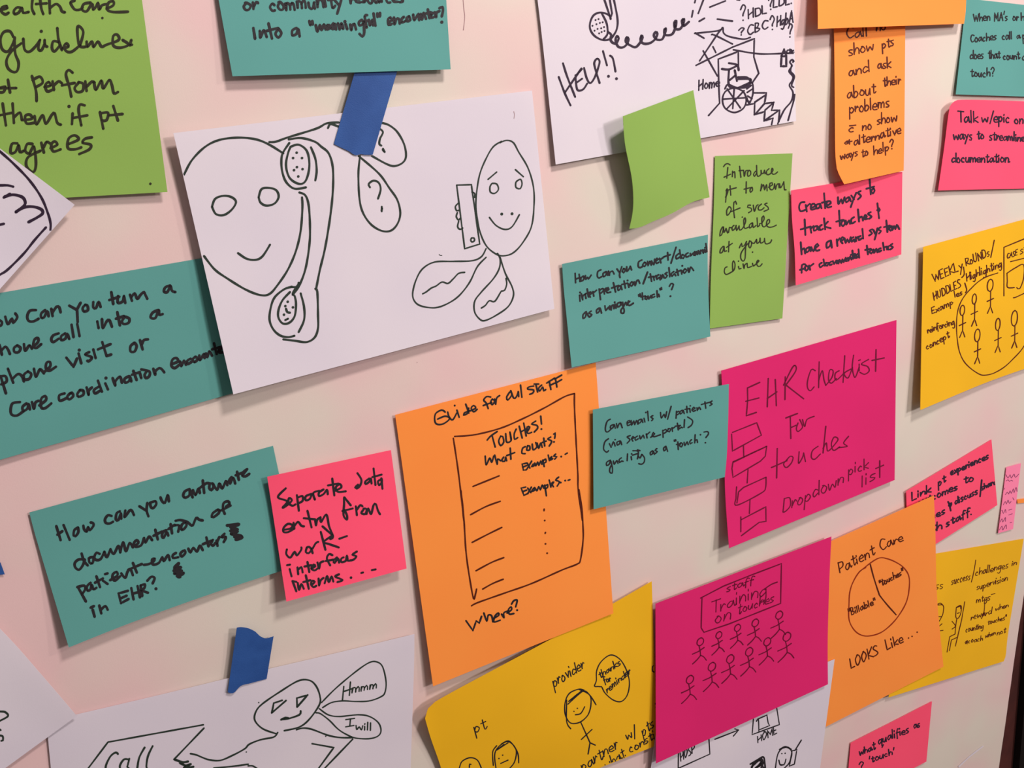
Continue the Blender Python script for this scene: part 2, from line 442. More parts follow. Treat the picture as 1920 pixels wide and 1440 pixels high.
n = Sheet(SN, [(-190, 582), (402, 480), (452, 733), (-150, 905)], TEAL,
  'teal note at the left edge asking how to turn a phone call into a visit', CAT, base=1.8, lift=(0, 0, 1.0, 3.5), wave=0.3)
n.draw('handwritten_word', 0, 480, 4, 5.2, K_BLACK, '-30,480 -10,478 15,495 8,520 -15,525;40,455 60,510 90,470 100,500 130,460 115,430')
n.draw('handwritten_word', 0, 480, 4, 5.2, K_BLACK, '270,405 225,410 205,450 215,485 250,490 290,470;340,405 310,430 310,460 330,460 355,415 365,452;385,395 395,450 395,425 425,380 445,385 455,422')
n.draw('handwritten_word', 0, 480, 4, 5.2, K_BLACK, '~520,372 575,402;~605,350 578,400 583,495;640,365 620,390 630,415 660,405 655,370 640,365;700,345 700,385 720,390 740,345 755,382')
n.draw('handwritten_word', 0, 480, 4, 5.2, K_BLACK, '~835,270 850,360;820,330 895,305;885,300 885,350 920,340 930,300 940,352;975,290 990,335;985,310 1010,280 1030,320 1055,290 1080,270 1090,290 1105,320')
n.draw('handwritten_word', 0, 480, 4, 5.2, K_BLACK, '1275,220 1240,235 1230,265 1255,270 1280,225 1290,260 1315,270')
n.draw('handwritten_word', 0, 480, 4, 5.2, K_BLACK, '~-5,665 15,740;10,710 40,680 60,700 75,735;130,670 105,690 110,720 140,720 155,690 130,670;180,660 190,710 220,670 240,695;240,690 285,645 285,615 260,625 250,670 270,690 310,660')
n.draw('handwritten_word', 0, 480, 4, 5.2, K_BLACK, '440,580 400,595 385,625 400,645 440,620;490,580 460,600 460,630 490,620 505,585 520,622;~537,515 552,608;~580,510 597,600')
n.draw('handwritten_word', 0, 480, 4, 5.2, K_BLACK, '730,490 740,540;765,472 772,540 800,490 820,480 840,530;~880,420 900,520;870,470 930,450;935,455 915,490 930,510 965,500 970,470 940,455')
n.draw('handwritten_word', 0, 480, 4, 5.2, K_BLACK, '1185,405 1145,425 1130,460 1165,465 1190,405 1195,440 1220,435')
n.draw('handwritten_word', 0, 480, 4, 5.2, K_BLACK, '~5,900 45,1030;-10,905 40,900 50,940 10,962;~60,845 100,950;95,920 135,885 165,900 180,940;210,865 180,890 185,925 220,920 235,885 210,865;255,845 270,905 300,850 330,880;325,875 375,830 375,795 350,800 345,840 370,860 420,830')
n.draw('handwritten_word', 0, 480, 4, 5.2, K_BLACK, '~498,762 552,830 578,768;590,730 610,805;595,705;670,720 640,738 690,760 665,790 655,785;700,700 718,765;~767,645 800,750;800,750 835,738;735,700 830,660')
n.draw('handwritten_word', 0, 480, 4, 5.2, K_BLACK, '1010,650 980,675 980,715 1010,715 1025,675 1010,650;1050,630 1070,700;1065,660 1080,630 1110,625')
n.draw('handwritten_word', 0, 480, 4, 5.2, K_BLACK, '150,1095 95,1105 80,1155 90,1190 130,1195 180,1160;200,1105 170,1130 175,1160 205,1145 215,1110 225,1150;240,1095 255,1145 265,1100 290,1085;295,1120 345,1080 340,1050 310,1070 310,1135 340,1140 385,1105')
n.draw('handwritten_word', 0, 480, 4, 5.2, K_BLACK, '485,1030 445,1045 450,1085 500,1065;525,1030 505,1055 520,1075 550,1050 540,1025 525,1030;600,1005 580,1035 590,1055 625,1040 625,1010 600,1005;650,985 665,1040 665,1010 690,985;740,980 705,1005 715,1030 750,1010;~735,935 765,1017;790,955 810,1000;795,915;845,915 865,970 865,940 900,905 915,950;970,900 935,920 940,950 970,935 975,905 985,940;~1000,860 1025,930;990,890 1050,870;1050,880 1060,915;1060,850 1120,865 1120,900 1095,915 1085,890 1105,860;1150,845 1165,890 1165,865 1195,840 1215,850 1232,872')
n.draw('handwritten_word', 0, 480, 4, 5.2, K_BLACK, '1290,810 1335,790 1325,765 1295,775 1285,820 1310,840 1345,815;1350,790 1360,825 1380,785 1395,815;1430,770 1405,785 1410,810 1440,790;1465,755 1445,775 1460,795 1485,770 1465,755;1495,745 1500,780 1530,735 1535,765;1545,730 1555,757 1570,715 1590,747;~1605,655 1625,735;1590,700 1660,680;1640,715 1665,690 1650,685 1640,722 1680,720'); n.done()

n = Sheet('paper_sheet', [(325, 249.5), (997.5, 169.7), (1039.5, 579), (437.5, 739.5)], WHITE,
  'white paper with two smiling faces talking on telephones', 'paper', base=2.3, lift=(3.0, 0.3, 3, 7.5), side=2.2, pside=3, wave=0.7)
A = (320, 200, 4); B = (360, 440, 4); Cc = (640, 160, 4); Dd = (740, 400, 4)
n.draw('face_drawing', *A, 4.2, K_GREEN, '''100,510 160,400 260,300 370,248 510,232 640,245 740,285 845,350;
 250,1120 330,1220 420,1285 560,1370 670,1412 740,1405 800,1340 880,1220 940,1080 975,930 988,760 985,680;
 310,750 335,690 400,668 460,680 490,715 460,770 400,812 340,805 310,750; 660,680 680,620 730,608 790,625 810,675 780,725 720,742 675,720 660,680;
 505,1098 570,1140 640,1148 690,1120 745,1035''')
n.draw('telephone_drawing', *A, 4.2, K_GREEN, '''965,643 1010,665 1035,740 1045,900 1040,1040 1010,1220 960,1350 915,1410;
 740,265 790,262 880,230 1090,165 1170,125 1260,118; 1180,160 1200,130 1260,150; 
 885,245 980,235 1080,262 1130,300 1185,350 1215,450 1218,600 1200,800 1160,1050 1120,1220 1095,1345 1090,1370;
 890,272 840,350 830,420 840,500 870,570 930,615 1015,605; 900,300 960,285 1020,330 1040,420 1030,510 1000,570 950,575 890,530 865,440 880,350 900,300;
 1052,305 1085,390 1095,480 1085,552; 945,345;918,385;985,385;947,453;925,476;989,468;957,523''')
n.draw('telephone_drawing', *B, 4.2, K_GREEN, join=True, data='''750,390 690,410 620,470 590,550 582,640 610,710 660,755 720,768 768,758;
 800,360 790,390 740,392; 735,430 680,490 650,560 648,620 680,665 730,660 770,610 780,520 770,460 755,440 800,370;
 815,440 840,540 840,640 800,730; 925,405 940,430 945,600 945,700 920,770 860,805 770,795 685,785;
 718,503;700,535;757,545;690,600; 705,555 715,580 735,585; 700,640 720,630''')
n.draw('speech_bubble', *A, 3.8, K_GREEN, '''1420,370 1408,500 1415,680 1440,790 1500,880 1580,930 1650,930 1700,880 1722,800 1700,700 1640,610 1560,500 1410,370;
 1495,605 1485,580 1520,555 1560,570 1575,620 1555,690; 1583,750 1583,785; 1585,760 1582,780;
 1530,118 1585,122 1640,140 1700,190 1750,280 1765,370 1740,420 1680,445 1620,430 1510,370; 1560,160 1592,190 1570,240 1565,280 1580,292; 1592,315 1605,340;1590,322 1600,335''')
n.draw('face_drawing', *Cc, 2.9, K_GREEN, '''1190,430 1240,412 1290,430 1330,500 1400,620 1440,760 1445,900 1425,1060 1360,1180 1290,1255 1220,1278 1160,1265 1085,1200 1035,1080 1010,920 1015,800 1040,660 1090,540 1140,460 1200,420;
 1100,705 1165,650;1305,632 1365,685; 1130,735 1165,740 1178,780 1150,810 1118,800 1115,760 1130,735; 1320,715 1345,705 1355,740 1340,775 1310,765 1308,730 1320,715;
 1110,990 1160,1050 1225,1080 1280,1060 1335,970''')
n.draw('face_drawing', *Cc, 4.6, K_GREEN, '1203,965;1280,963')
n.draw('mobile_phone_drawing', *Cc, 3.0, K_GREEN, '''~865,748 975,745 1038,1190 925,1225 865,748; 975,1145 995,1145 998,1165 980,1175 970,1160 975,1145;
 980,800 1000,810 1000,840; 875,885 855,910 865,940 885,935; 870,955 862,985 880,1010 895,990; 880,1020 872,1060 890,1080 910,1070''')
n.draw('speech_bubble', *Dd, 3.0, K_GREEN, '''685,265 650,325 580,355 440,360 300,365 210,415 160,500 135,600 150,660 200,695 300,708 390,680 480,620 560,520 620,400 685,330;
 210,603 235,590 275,560 310,545 355,515 400,525 440,490 480,450 525,442; 770,300 790,340 785,410 740,490 650,590 600,660 600,740 640,795 680,803 760,765 850,700 890,620 880,550 830,450 790,330;
 650,710 680,690 710,655 750,660 795,590; 835,487 840,530 825,575 800,583''')
n.draw('pen_tick', *Cc, 1.3, K_GREEN, '733,1268 742,1276 755,1276'); n.draw('pen_tick', *Cc, 0.9, K_PENCIL, '1293,195 1298,220 1295,248')
n.done()

n = Sheet('paper_sheet', [(-150, 165), (140, 384), (-40, 587), (-320, 330)], WHITE,
  'tilted white paper corner at the left edge with a round face drawn on it', 'paper', base=3.5, lift=(1, 4, 6, 4), wave=0.4)
n.draw('face_drawing', 0, 240, 4, 4.6, K_PURP, '''-60,120 0,175 100,265 220,390 310,520 360,640 380,720 375,790; -60,1140 0,1100 60,1060 180,940 260,840 345,745; -30,430 0,430 60,430 100,440; 0,725 30,718''')
n.draw('hair_drawing', 0, 240, 4, 5.6, K_PURP, '''30,520 75,495; 35,515 100,500 170,520 190,565 160,600 120,630; 120,628 180,595 250,590 310,610 320,640 280,670 215,705'''); n.done()

n = Sheet(SN, [(55, 961), (512, 836), (560, 1060), (129, 1214)], TEAL,
  'teal note at lower left asking how to automate documentation of patient encounters', CAT, base=2.2, lift=(0, 0, 2, 7), wave=0.5,
  edges={'bottom': [(250, 1166), (400, 1112)], 'left': [(68, 1010), (98, 1110)]})
n.draw('handwritten_word', 40, 930, 7.385, 5, K_BLACK, '~485,415 545,610;~585,400 670,605;~500,535 570,485;785,435 735,470 725,545 750,555 790,500 785,435;860,410 870,460 905,490 925,430 950,470 1000,410 995,375 960,365')
n.draw('handwritten_word', 40, 930, 7.385, 5, K_BLACK, '1250,275 1200,265 1160,320 1170,370 1220,380 1270,355;1365,210 1320,240 1310,325 1345,330 1380,240 1385,312;1440,200 1430,290 1500,200 1530,200 1560,262')
n.draw('handwritten_word', 40, 930, 7.385, 5, K_BLACK, '870,875 790,880 740,930 750,990 800,1020 850,960 880,880;835,795 870,900 920,960;935,860 945,920 985,930 1000,850 950,850;1085,800 1040,785 1010,850 1040,885 1100,870 1150,770;1150,770 1185,845 1235,735;1235,735 1280,800 1345,690 1370,780;1370,780 1410,640 1450,762 1500,650 1545,710;1545,705 1620,650 1600,610 1560,650 1580,702 1660,680 1700,580;1700,580 1720,642 1770,560 1812,612;~1855,465 1890,600;1830,550 1950,490')
n.draw('handwritten_word', 40, 930, 7.385, 5, K_BLACK, '~790,1270 895,1460;775,1260 870,1240 885,1290 840,1360;960,1200 910,1250 920,1310 960,1290 975,1230 1000,1290 1040,1270;~1040,1110 1090,1260;1020,1200 1130,1140;1130,1170 1195,1217;1160,1080 1195,1070;1230,1165 1330,1100 1320,1050 1270,1080 1265,1140 1300,1170 1370,1110;1385,1070 1440,1132 1470,1050 1510,1010 1545,1095;~1545,925 1600,1060;1480,1020 1670,940')
n.draw('handwritten_word', 280, 870, 7.385, 5, K_BLACK, '~-138,583 -37,648;-27,538 -37,640 -12,723;10,535 20,590 50,612 95,560 85,515 10,535;155,460 175,510 215,537 255,430 272,517')
n.draw('handwritten_word', 280, 870, 7.385, 5, K_BLACK, '555,345 490,380 470,440 500,465 555,430 560,350 600,462;605,360 640,427 680,340 700,402;~740,225 760,400;700,330 790,265 830,270;840,265 830,330 860,360 890,310 870,265;880,270 940,357 970,270 1010,337 1060,235 1080,292;1140,180 1105,230 1120,270 1160,190 1190,270;~1215,105 1240,220;~1195,155 1290,120;1290,150 1355,70 1300,110 1290,160 1330,170 1385,135')
n.draw('handwritten_word', 280, 870, 7.385, 5, K_BLACK, '235,915 190,940 175,1000 200,1020 240,940 262,990;~295,830 315,960;265,900 350,840;350,850 410,850 400,937;500,800 450,840 440,900 470,905 515,850 500,790;365,785 430,775 520,800 560,830 600,850 650,745 690,770 740,780')
n.draw('handwritten_word', 280, 870, 7.385, 5, K_BLACK, '950,630 880,680 865,730 890,735 960,680 970,640 950,630;1045,690 1020,620 1030,540 1090,515 1110,550 1060,590;~1000,640 1125,575')
n.draw('handwritten_word', 280, 870, 7.385, 5, K_BLACK, '-75,1395 -10,1385 60,1350 75,1310 40,1320 50,1390 130,1370 180,1290 200,1342 260,1260 282,1330;370,1230 325,1260 330,1300 400,1290;470,1200 430,1240 450,1280 500,1230 490,1195 470,1200;540,1170 570,1222 610,1160 660,1212 700,1130 740,1192;~790,1015 820,1140;740,1110 860,1060;850,1110 880,1050 850,1090 880,1132 915,1090;930,1060 945,1132 940,1080 970,1010;1040,965 1000,1010 1060,1012 1030,1080')
n.draw('handwritten_word', 40, 820, 4, 5, K_BLACK, '~520,1277 545,1265;~535,1290 550,1345;585,1260 600,1320;600,1290 630,1265 648,1292')
n.draw('handwritten_word', 40, 820, 4, 5, K_BLACK, '~800,1150 730,1170 748,1243 805,1212;~745,1207 790,1187;~825,1130 842,1215;~872,1115 890,1200;~835,1172 880,1160;~895,1110 907,1190;895,1110 927,1102 922,1130 900,1147;~900,1147 950,1165')
n.draw('handwritten_word', 40, 820, 4, 5, K_BLACK, '945,1075 975,1045 1000,1055 985,1095;1010,1135')
n.draw('scribble', 40, 820, 4, 6.5, K_BLACK, '''1545,660 1630,652 1570,672 1620,690 1570,700 1620,705 1575,722 1650,742 1600,745 1655,750 1610,765;
 1180,945 1150,980 1195,975 1145,1000 1200,1000 1150,1020 1215,1018 1170,1040 1190,1045'''); n.done()

n = Sheet(SN, [(501, 894), (733, 844), (762.5, 1066), (537, 1128)], PINK,
  'square hot pink note reading Separate data entry, overlapping the teal automate note', CAT, base=3.6, lift=(3, 0, 5, 9), belly=1.2, wave=0.4)
n.draw('handwritten_word', 440, 820, 4.8, 4.1, K_BLACK, '460,458 390,537 472,575 432,632 480,605 515,565 490,545 485,590 520,615 548,602;560,520 578,660;570,540 610,528 612,570 580,590;690,508 640,530 640,565 675,555 700,510 722,560;722,560 708,500 760,480;800,468 760,495 760,528 800,510 830,472 838,512;~878,370 897,522;~840,432 932,415;900,482 960,450 945,420 910,450 930,490 1000,485')
n.draw('handwritten_word', 440, 820, 4.8, 4.1, K_BLACK, '1110,425 1085,450 1100,460 1130,430 1140,380 1105,322;1210,370 1175,398 1180,420 1215,395 1225,370 1232,415;~1250,280 1267,428;~1240,357 1322,335;1320,378 1290,395 1300,430 1325,400 1320,368 1330,462')
n.draw('handwritten_word', 440, 820, 4.8, 4.1, K_BLACK, '440,832 500,820 522,792 480,778 440,815 440,850 480,852 532,822;530,768 537,822;537,800 570,760 600,795 625,800;~655,660 692,810;~622,727 722,737;722,735 732,792 742,742 772,720;772,718 778,762 825,695 850,800 885,892 860,915;790,800 880,880')
n.draw('handwritten_word', 440, 820, 4.8, 4.1, K_BLACK, '1045,612 1005,562 985,540 985,600 980,700 1010,740 1010,700 985,650;~970,662 1062,640;1090,620 1100,700;1100,650 1130,610 1150,620;1160,650 1140,680 1175,690 1187,645 1160,640;1187,690 1202,640 1227,690 1250,610 1270,600 1290,660 1308,692')
n.draw('handwritten_word', 440, 820, 4.8, 4.1, K_BLACK, '470,1008 465,1050 500,1082 540,1030 560,1062 600,1010 600,990;650,990 640,1030 665,1042 690,1010 670,985 650,990;690,1000 702,1042;702,1000 730,952 752,940;~775,850 817,1012;872,888 802,940 850,960 937,990')
n.draw('handwritten_word', 440, 820, 4.8, 4.1, K_BLACK, '942,912 1010,888')
n.draw('handwritten_word', 440, 820, 4.8, 4.1, K_BLACK, '472,1150 498,1145;495,1185 512,1250;565,1170 572,1232;572,1190 600,1168 612,1215;~655,1120 672,1212;~628,1162 690,1150;690,1180 725,1160 710,1145 690,1180 720,1197 745,1180;745,1125 760,1180 770,1130 800,1115;880,1060 850,1050 830,1090 860,1152;~820,1112 890,1100;920,1080 890,1110 900,1130 930,1090 940,1127;980,1080 960,1090 960,1122 1000,1110 1010,1065 1020,1110 1042,1105;1100,1027 1060,1055 1095,1070 1070,1100 1040,1107')
n.draw('handwritten_word', 440, 820, 4.8, 4.1, K_BLACK, '~522,1295 555,1385;~520,1292 555,1300;568,1310 580,1372 600,1320 622,1362;~640,1240 667,1362;~618,1302 682,1285;690,1330 720,1300 700,1290 685,1320 710,1347 735,1335;755,1270 760,1332 775,1285 800,1265;810,1312 832,1248 848,1302 872,1252 888,1297;940,1232 905,1252 970,1284 925,1302')
n.draw('pen_stroke', 440, 820, 4.8, 4.2, K_BLACK, '1047,1262;1140,1220 1155,1216;1235,1194 1268,1188'); n.done()

n = Sheet(SN, [(741, 778), (1117, 680), (1150, 1150), (812, 1287)], ORANGE,
  'large orange note headed Guide for all staff with a drawn checklist', CAT, base=3.0, lift=(0, 0, 4, 5), wave=0.6, belly=1.0)
A = (740, 680, 4.8); B = (780, 920, 4.8)
n.draw('handwritten_word', 740, 690, 5.333, 3.2, K_BLACK, '505,440 470,420 410,455 400,520 420,560 480,560 540,520 545,495 500,482 430,510;530,440 545,490 580,517 620,450;622,420 645,492;600,375;735,430 695,450 690,470 730,450 740,400;710,360 742,450;750,430 810,400 790,375 765,400 790,437 825,412')
n.draw('handwritten_word', 740, 690, 5.333, 3.2, K_BLACK, '960,290 920,285 890,320 915,350 935,405;885,375 970,345;975,310 960,340 975,367 1000,330 975,310;1000,310 1010,362 1020,300 1050,275')
n.draw('handwritten_word', 740, 690, 5.333, 3.2, K_BLACK, '1150,240 1120,290 1130,320 1170,270 1160,225 1190,300 1215,290 1235,240;1235,235 1240,285;~1258,170 1272,292')
n.draw('handwritten_word', 740, 690, 5.333, 3.2, K_BLACK, '1390,180 1340,190 1330,210 1390,220 1380,250 1350,262;~1395,160 1440,160;~1412,165 1430,240;1470,170 1440,200 1450,230 1480,190 1490,227 1510,215;~1545,130 1562,215;~1520,150 1600,100;~1550,175 1600,150;~1607,105 1622,190;~1600,110 1670,70;~1610,150 1670,115')
n.draw('handwritten_word', 740, 690, 5.333, 3.2, K_BLACK, '925,720 960,680 1025,635;~975,680 1005,790;1060,680 1040,730 1060,775 1090,740 1080,685 1060,680;1110,655 1120,740 1165,722 1152,640;1152,640 1165,722;1215,610 1195,660 1200,712 1230,695;~1245,580 1275,700;~1290,550 1315,680;~1260,640 1310,610;1330,630 1350,590 1325,590 1330,652 1370,642;1410,530 1370,560 1420,572 1430,600 1395,640;~1460,480 1468,560;1467,610')
n.draw('handwritten_word', 740, 690, 5.333, 3.2, K_BLACK, '905,880 915,967 950,900 970,942 990,880;1000,870 1025,962 1030,910 1060,927;1090,890 1070,925 1100,932 1110,890 1120,927;~1155,800 1162,912;1120,875 1200,845')
n.draw('handwritten_word', 740, 690, 5.333, 3.2, K_BLACK, '1308,786 1280,800 1272,850 1304,856;1330,775 1320,820 1350,817 1350,780 1330,775;1375,760 1385,817 1420,790 1410,745;1425,750 1440,802 1460,750 1475,792;~1490,700 1500,780;1475,745 1515,730;1560,690 1530,710 1570,732 1545,780;1590,660 1605,650 1600,702;1593,738')
n.draw('handwritten_word', 740, 690, 5.333, 3.2, K_BLACK, '~1320,950 1275,960 1287,1020 1315,1018;~1280,990 1320,975;~1325,950 1352,1000;~1370,930 1322,1010;1385,960 1370,985 1400,972 1400,950 1412,977 1430,940 1442,972 1460,930 1472,962;~1480,920 1495,985;1480,930 1510,910 1512,940 1490,950;~1535,870 1547,925;1550,910 1570,885 1558,920 1580,905;1610,860 1590,880 1620,887 1600,910;1665,885;1705,862 1725,850')
n.draw('handwritten_word', 740, 690, 5.333, 3.2, K_BLACK, '~1310,1190 1265,1200 1292,1272 1330,1255;~1280,1235 1320,1220;~1330,1200 1362,1245;~1367,1190 1330,1257;1390,1200 1370,1232 1400,1220 1400,1195 1422,1227 1440,1185 1457,1217 1475,1170 1492,1202;~1500,1170 1517,1277;1500,1180 1530,1165 1527,1195 1505,1207;~1545,1120 1562,1190;1565,1177 1590,1140 1570,1150 1587,1187;1640,1090 1610,1120 1647,1137 1625,1180;1660,1145;1705,1125;1735,1122 1752,1116')
n.draw('handwritten_word', 780, 920, 4.8, 3.4, K_BLACK, '~450,1170 512,1258 542,1172 570,1190 590,1130;610,1100 637,1172 650,1120 680,1125 692,1180;700,1150 745,1120 740,1100 710,1130 702,1180 757,1165;770,1110 792,1142 790,1100 830,1080;820,1100 860,1070 855,1045 832,1070 840,1110 880,1105')
n.draw('handwritten_word', 780, 920, 4.8, 3.4, K_BLACK, '860,1020 880,990 910,985 897,1045;910,1075')
n.draw('checklist_drawing', *A, 3.0, K_BROWN, '''540,663 720,648 950,590 1150,505 1350,405 1530,305 1618,278; 1618,278 1618,400 1632,700 1648,1000 1652,1150 1690,1420;
 528,680 575,1000 625,1440; ~705,1113 940,1018; 683,1368 820,1295 950,1247''')
n.draw('checklist_drawing', *B, 3.0, K_BROWN, '''1465,-10 1490,140 1503,330 1503,450 1480,620 1450,660 1310,715 1040,835 800,920 560,1005 500,1035; 405,0 430,240 450,550 485,800 518,970 535,930 545,885;
 505,465 640,395 772,330; 540,720 680,645 790,602;600,885 690,835 785,796; 1153,165 1152,180;1158,268;1165,375 1162,384;1165,478;1180,562'''); n.done()

n = Sheet(SN, [(797, 1347), (1222, 1090), (1233, 1397), (858, 1545)], YELLOW,
  'large yellow note at the bottom with the words provider and pt beside drawn people', CAT, base=2.2, lift=(8, 2, 2, 2), wave=1.2, belly=3.0,
  edges={'top': [(803, 1328), (835, 1305), (1030, 1200), (1130, 1143)], 'left': [(808, 1385), (827, 1440)]})
A = (780, 1140, 4)
n.text(*A, 2.5, K_BLACK, -0.28, '''
provider 1035 590 1265 445 40
thanks 1380 528 1535 420 24
for 1415 568 1465 545 24
reminder 1435 635 1610 485 25
pt 445 935 530 900 40
w/ 1580 985 1655 955 36
pts 1705 965 1785 880 40
partner 1250 1225 1520 1045 42
what 1430 1218 1570 1115 38
consti 1605 1085 1795 975 34''')
n.draw('speech_bubble', *A, 2.2, K_BLACK, '1392,590 1365,588 1338,585 1352,545 1355,470 1390,400 1460,352 1530,385 1580,470 1600,560 1585,650 1540,700 1480,690 1420,640 1395,595')
n.draw('person_drawing', *A, 2.3, K_BLACK, '''1220,608 1300,650 1312,720 1290,800 1230,855 1160,862 1120,800 1118,710 1150,640 1220,608 1260,615; 1140,720 1250,625 1300,650 1350,725; 1130,690 1130,850 1160,905;1145,700 1210,645;1150,695 1240,622;
 1185,775 1184,774;1210,752; 1195,800 1235,790 1265,740;~1235,855 1305,1010;~1240,985 1320,910;~1305,1010 1290,1095;~1305,1010 1345,1028''')
n.draw('person_drawing', *A, 2.3, K_BLACK, '''325,1200 345,1150 405,1122 460,1140 490,1200;400,1195 402,1170 412,1172; 600,1205 590,1100 620,1040 690,1000 750,1060 740,1150 700,1205;
 580,1180 575,1080 605,1032; 770,1160 760,1080 700,998 640,1020; 605,1065 690,1010;610,1060 660,1022;622,1128;650,1103;635,1165 690,1140''')
n.draw('pen_stroke', *A, 2.2, K_BLACK, '1785,480 1772,470 1775,435 1800,432;1795,715 1798,745'); n.done()

# white paper under the magenta training note
n = Sheet('paper_sheet', [(1231, 1368), (1565, 1236), (1528, 1512), (1206, 1540)], WHITE,
  'white paper under the magenta training note, drawn with an arrow to HOME', 'paper', base=4.9, lift=(0, 0, 2, 2), wave=0.3)
A = (1240, 1260, 5.3333)
n.text(*A, 2.4, K_BLACK, -0.12, '''
HOSP 195 895 335 790 42
HOME 965 705 1160 612 36''')
n.draw('building_drawing', *A, 2.2, K_BLACK, '~475,660 485,820 175,960; ~170,810 168,960')
n.draw('building_drawing', *A, 2.2, K_BLACK, '''~920,470 908,625 1180,525 1152,350; 950,492 970,476 975,590;~965,470 1055,430 1068,510 1082,535 985,575''')
n.draw('arrow_drawing', *A, 2.4, K_BLACK, '~535,672 770,580;~735,568 772,580 720,640')
n.draw('person_drawing', *A, 2.3, K_BLACK, '''~1335,785 1400,680; ~1300,790 1355,775 1330,920 1280,940 1305,800;1140,960 1165,820 1220,755 1280,765 1305,810 1290,880 1270,920 1225,965; 1180,775 1240,745 1300,772;1185,770 1260,750 1295,775;
 1205,815;1238,812;1175,880 1190,930 1230,920 1245,870;1190,925 1225,928''')
n.draw('hair_drawing', *A, 3.4, K_BLACK, '890,920 960,880 1020,850 1035,920 1038,975; 900,950 990,870 1010,900 940,960 1000,930 1020,960; 900,970 930,900 1000,890 960,950 1020,900 990,975'); n.done()

n = Sheet(SN, [(1702, 1047), (1919.5, 1010), (1882, 1240), (1666, 1308)], YELLOW,
  'dark yellow note at the lower right about success and challenges in supervision', CAT, base=2.0, lift=(0, 0, 2, 3.5), wave=0.4,
  edges={'right': [(1903, 1110), (1890, 1190), (1886, 1228)]})
A = (1680, 980, 8); B = (1680, 1120, 8)
n.text(*A, 1.8, K_BROWN, 0.12, '''
discuss 250 1090 705 975 62
success 830 932 1110 845 62
challenges 1190 795 1680 675 58
in 1740 642 1805 628 45
supervision 1210 1010 1670 862 50
mtgs 1205 1200 1410 1155 52
- 1425 1105 1470 1092 40''')
n.text(*B, 1.7, K_BROWN, 0.12, '''
reward 1125 340 1430 245 50
when 1490 205 1685 140 40
counting 1045 520 1310 460 44
touches" 1375 410 1655 325 38
&coach 1035 695 1300 645 42
when 1340 612 1490 555 36
not 1515 565 1640 530 40''')
n.draw('pen_stroke', *A, 1.6, K_BROWN, '1195,560 1170,720 1130,890;1330,1150 1320,1330 1280,1440')
n.draw('seated_person_drawing', *B, 1.7, K_BROWN, '''620,110 660,85 710,130 710,200 690,280 640,290;625,115 690,110;~690,280 650,355;~650,430 690,395;~665,500 705,495;
 905,150 970,120 980,180 960,270 920,320 895,290 900,200 905,150;915,150 965,135 970,170;920,240 950,230;~1030,65 985,330 890,730;910,330 895,430 885,550;~885,550 805,590 765,820;~915,600 830,640 800,800;840,360 890,430 840,475'''); n.done()

n = Sheet(SN, [(1699, 921), (1859, 824), (1870, 947), (1703, 1053)], PINK,
  'pink note about pt experiences, partly behind the orange Patient Care note', CAT, base=2.0, lift=(1, 0, 2, 1))
n.text(1680, 820, 8, 3.3, K_PURP, -0.04, '''
Link 240 945 520 815 60
pt 635 730 740 665 60
experiences 820 565 1385 320 52
outcomes 330 1030 920 780 56
to 1020 692 1160 650 56
times 400 1285 735 1140 56
discuss 885 1005 1225 840 52
share 1285 795 1500 690 42
with 350 1480 690 1370 60
staff. 755 1335 1145 1140 54''')
n.draw('pen_stroke', 1680, 820, 8, 3.3, K_PURP, '~1285,640 1260,885; 780,965 800,1010 820,1100; 800,1000 830,985 820,1030 790,1025'); n.done()

n = Sheet(SN, [(1535, 1025), (1751, 929), (1769, 1250), (1548, 1363)], ORANGE,
  'orange note at lower right titled Patient Care with a drawn pie chart', CAT, base=2.9, lift=(1, 5, 5, 1), wave=0.4,
  edges={'right': [(1754, 1000), (1757, 1120)]})
A = (1520, 960, 6); B = (1520, 1140, 4.8)
n.text(*A, 2.6, K_BROWN, -0.18, '''
Patient 330 690 720 470 58
Care 790 430 1045 318 52
"Billable" 435 1170 735 1030 38
"touches" 780 840 1045 700 36''')
n.text(*B, 2.7, K_BROWN, -0.16, '''
LOOKS 365 545 610 412 42
Like 688 378 835 302 45''')
n.draw('pie_chart_drawing', *A, 2.2, K_RUST, '''620,625 550,670 480,780 440,900 430,1050 430,1200 470,1300 540,1370 640,1395 780,1360 900,1270 1000,1150 1080,1000 1110,830 1100,710 1040,620 950,560 860,525 780,515 690,560 550,670''')
n.draw('pie_chart_drawing', *A, 2.6, K_BROWN, '670,590 710,740 765,910 785,950 870,1055 960,1155')
n.draw('ink_dot', *B, 2.4, K_BROWN, '880,270;912,255;958,217'); n.done()

# bright crops up at the top right
n = Sheet('paper_sheet', [(975, -215), (1484, -160), (1492.5, 227), (1042, 308.5)], WHITE,
  'white paper reading HELP!! with a telephone, coiled cord and wheelchair drawing', 'paper', base=2.2, lift=(0, 0, 1.0, 2.5), wave=0.25,
  edges={'left': [(1008, 0)], 'right': [(1488, 0)]})
A = (1000, 0, 6); B = (1240, 0, 6)
n.draw('handwriting', *A, 3.9, K_PURP, '''285,865 350,1040 418,1185; 333,712 380,860 470,1090; ~352,1045 540,770; 475,845 480,940 500,1015 560,1005 605,940;~478,935 548,885;~545,775 480,850; 570,765 600,880 640,935 690,870 730,760 745,690 720,660 690,690 690,750 745,935;
 ~783,575 828,735; 862,625 895,660 924,805''')
n.draw('handwriting', *A, 4.6, K_PURP, '845,858;935,885')
n.draw('telephone_drawing', *A, 3.8, K_PURP, '''~790,-30 868,205 885,150 855,-30; 900,-30 945,200 940,320 900,400 860,440 780,450 690,405 640,330 640,250 680,170 760,140 850,170 870,215; 770,150 820,250 835,330 830,390 790,440''')
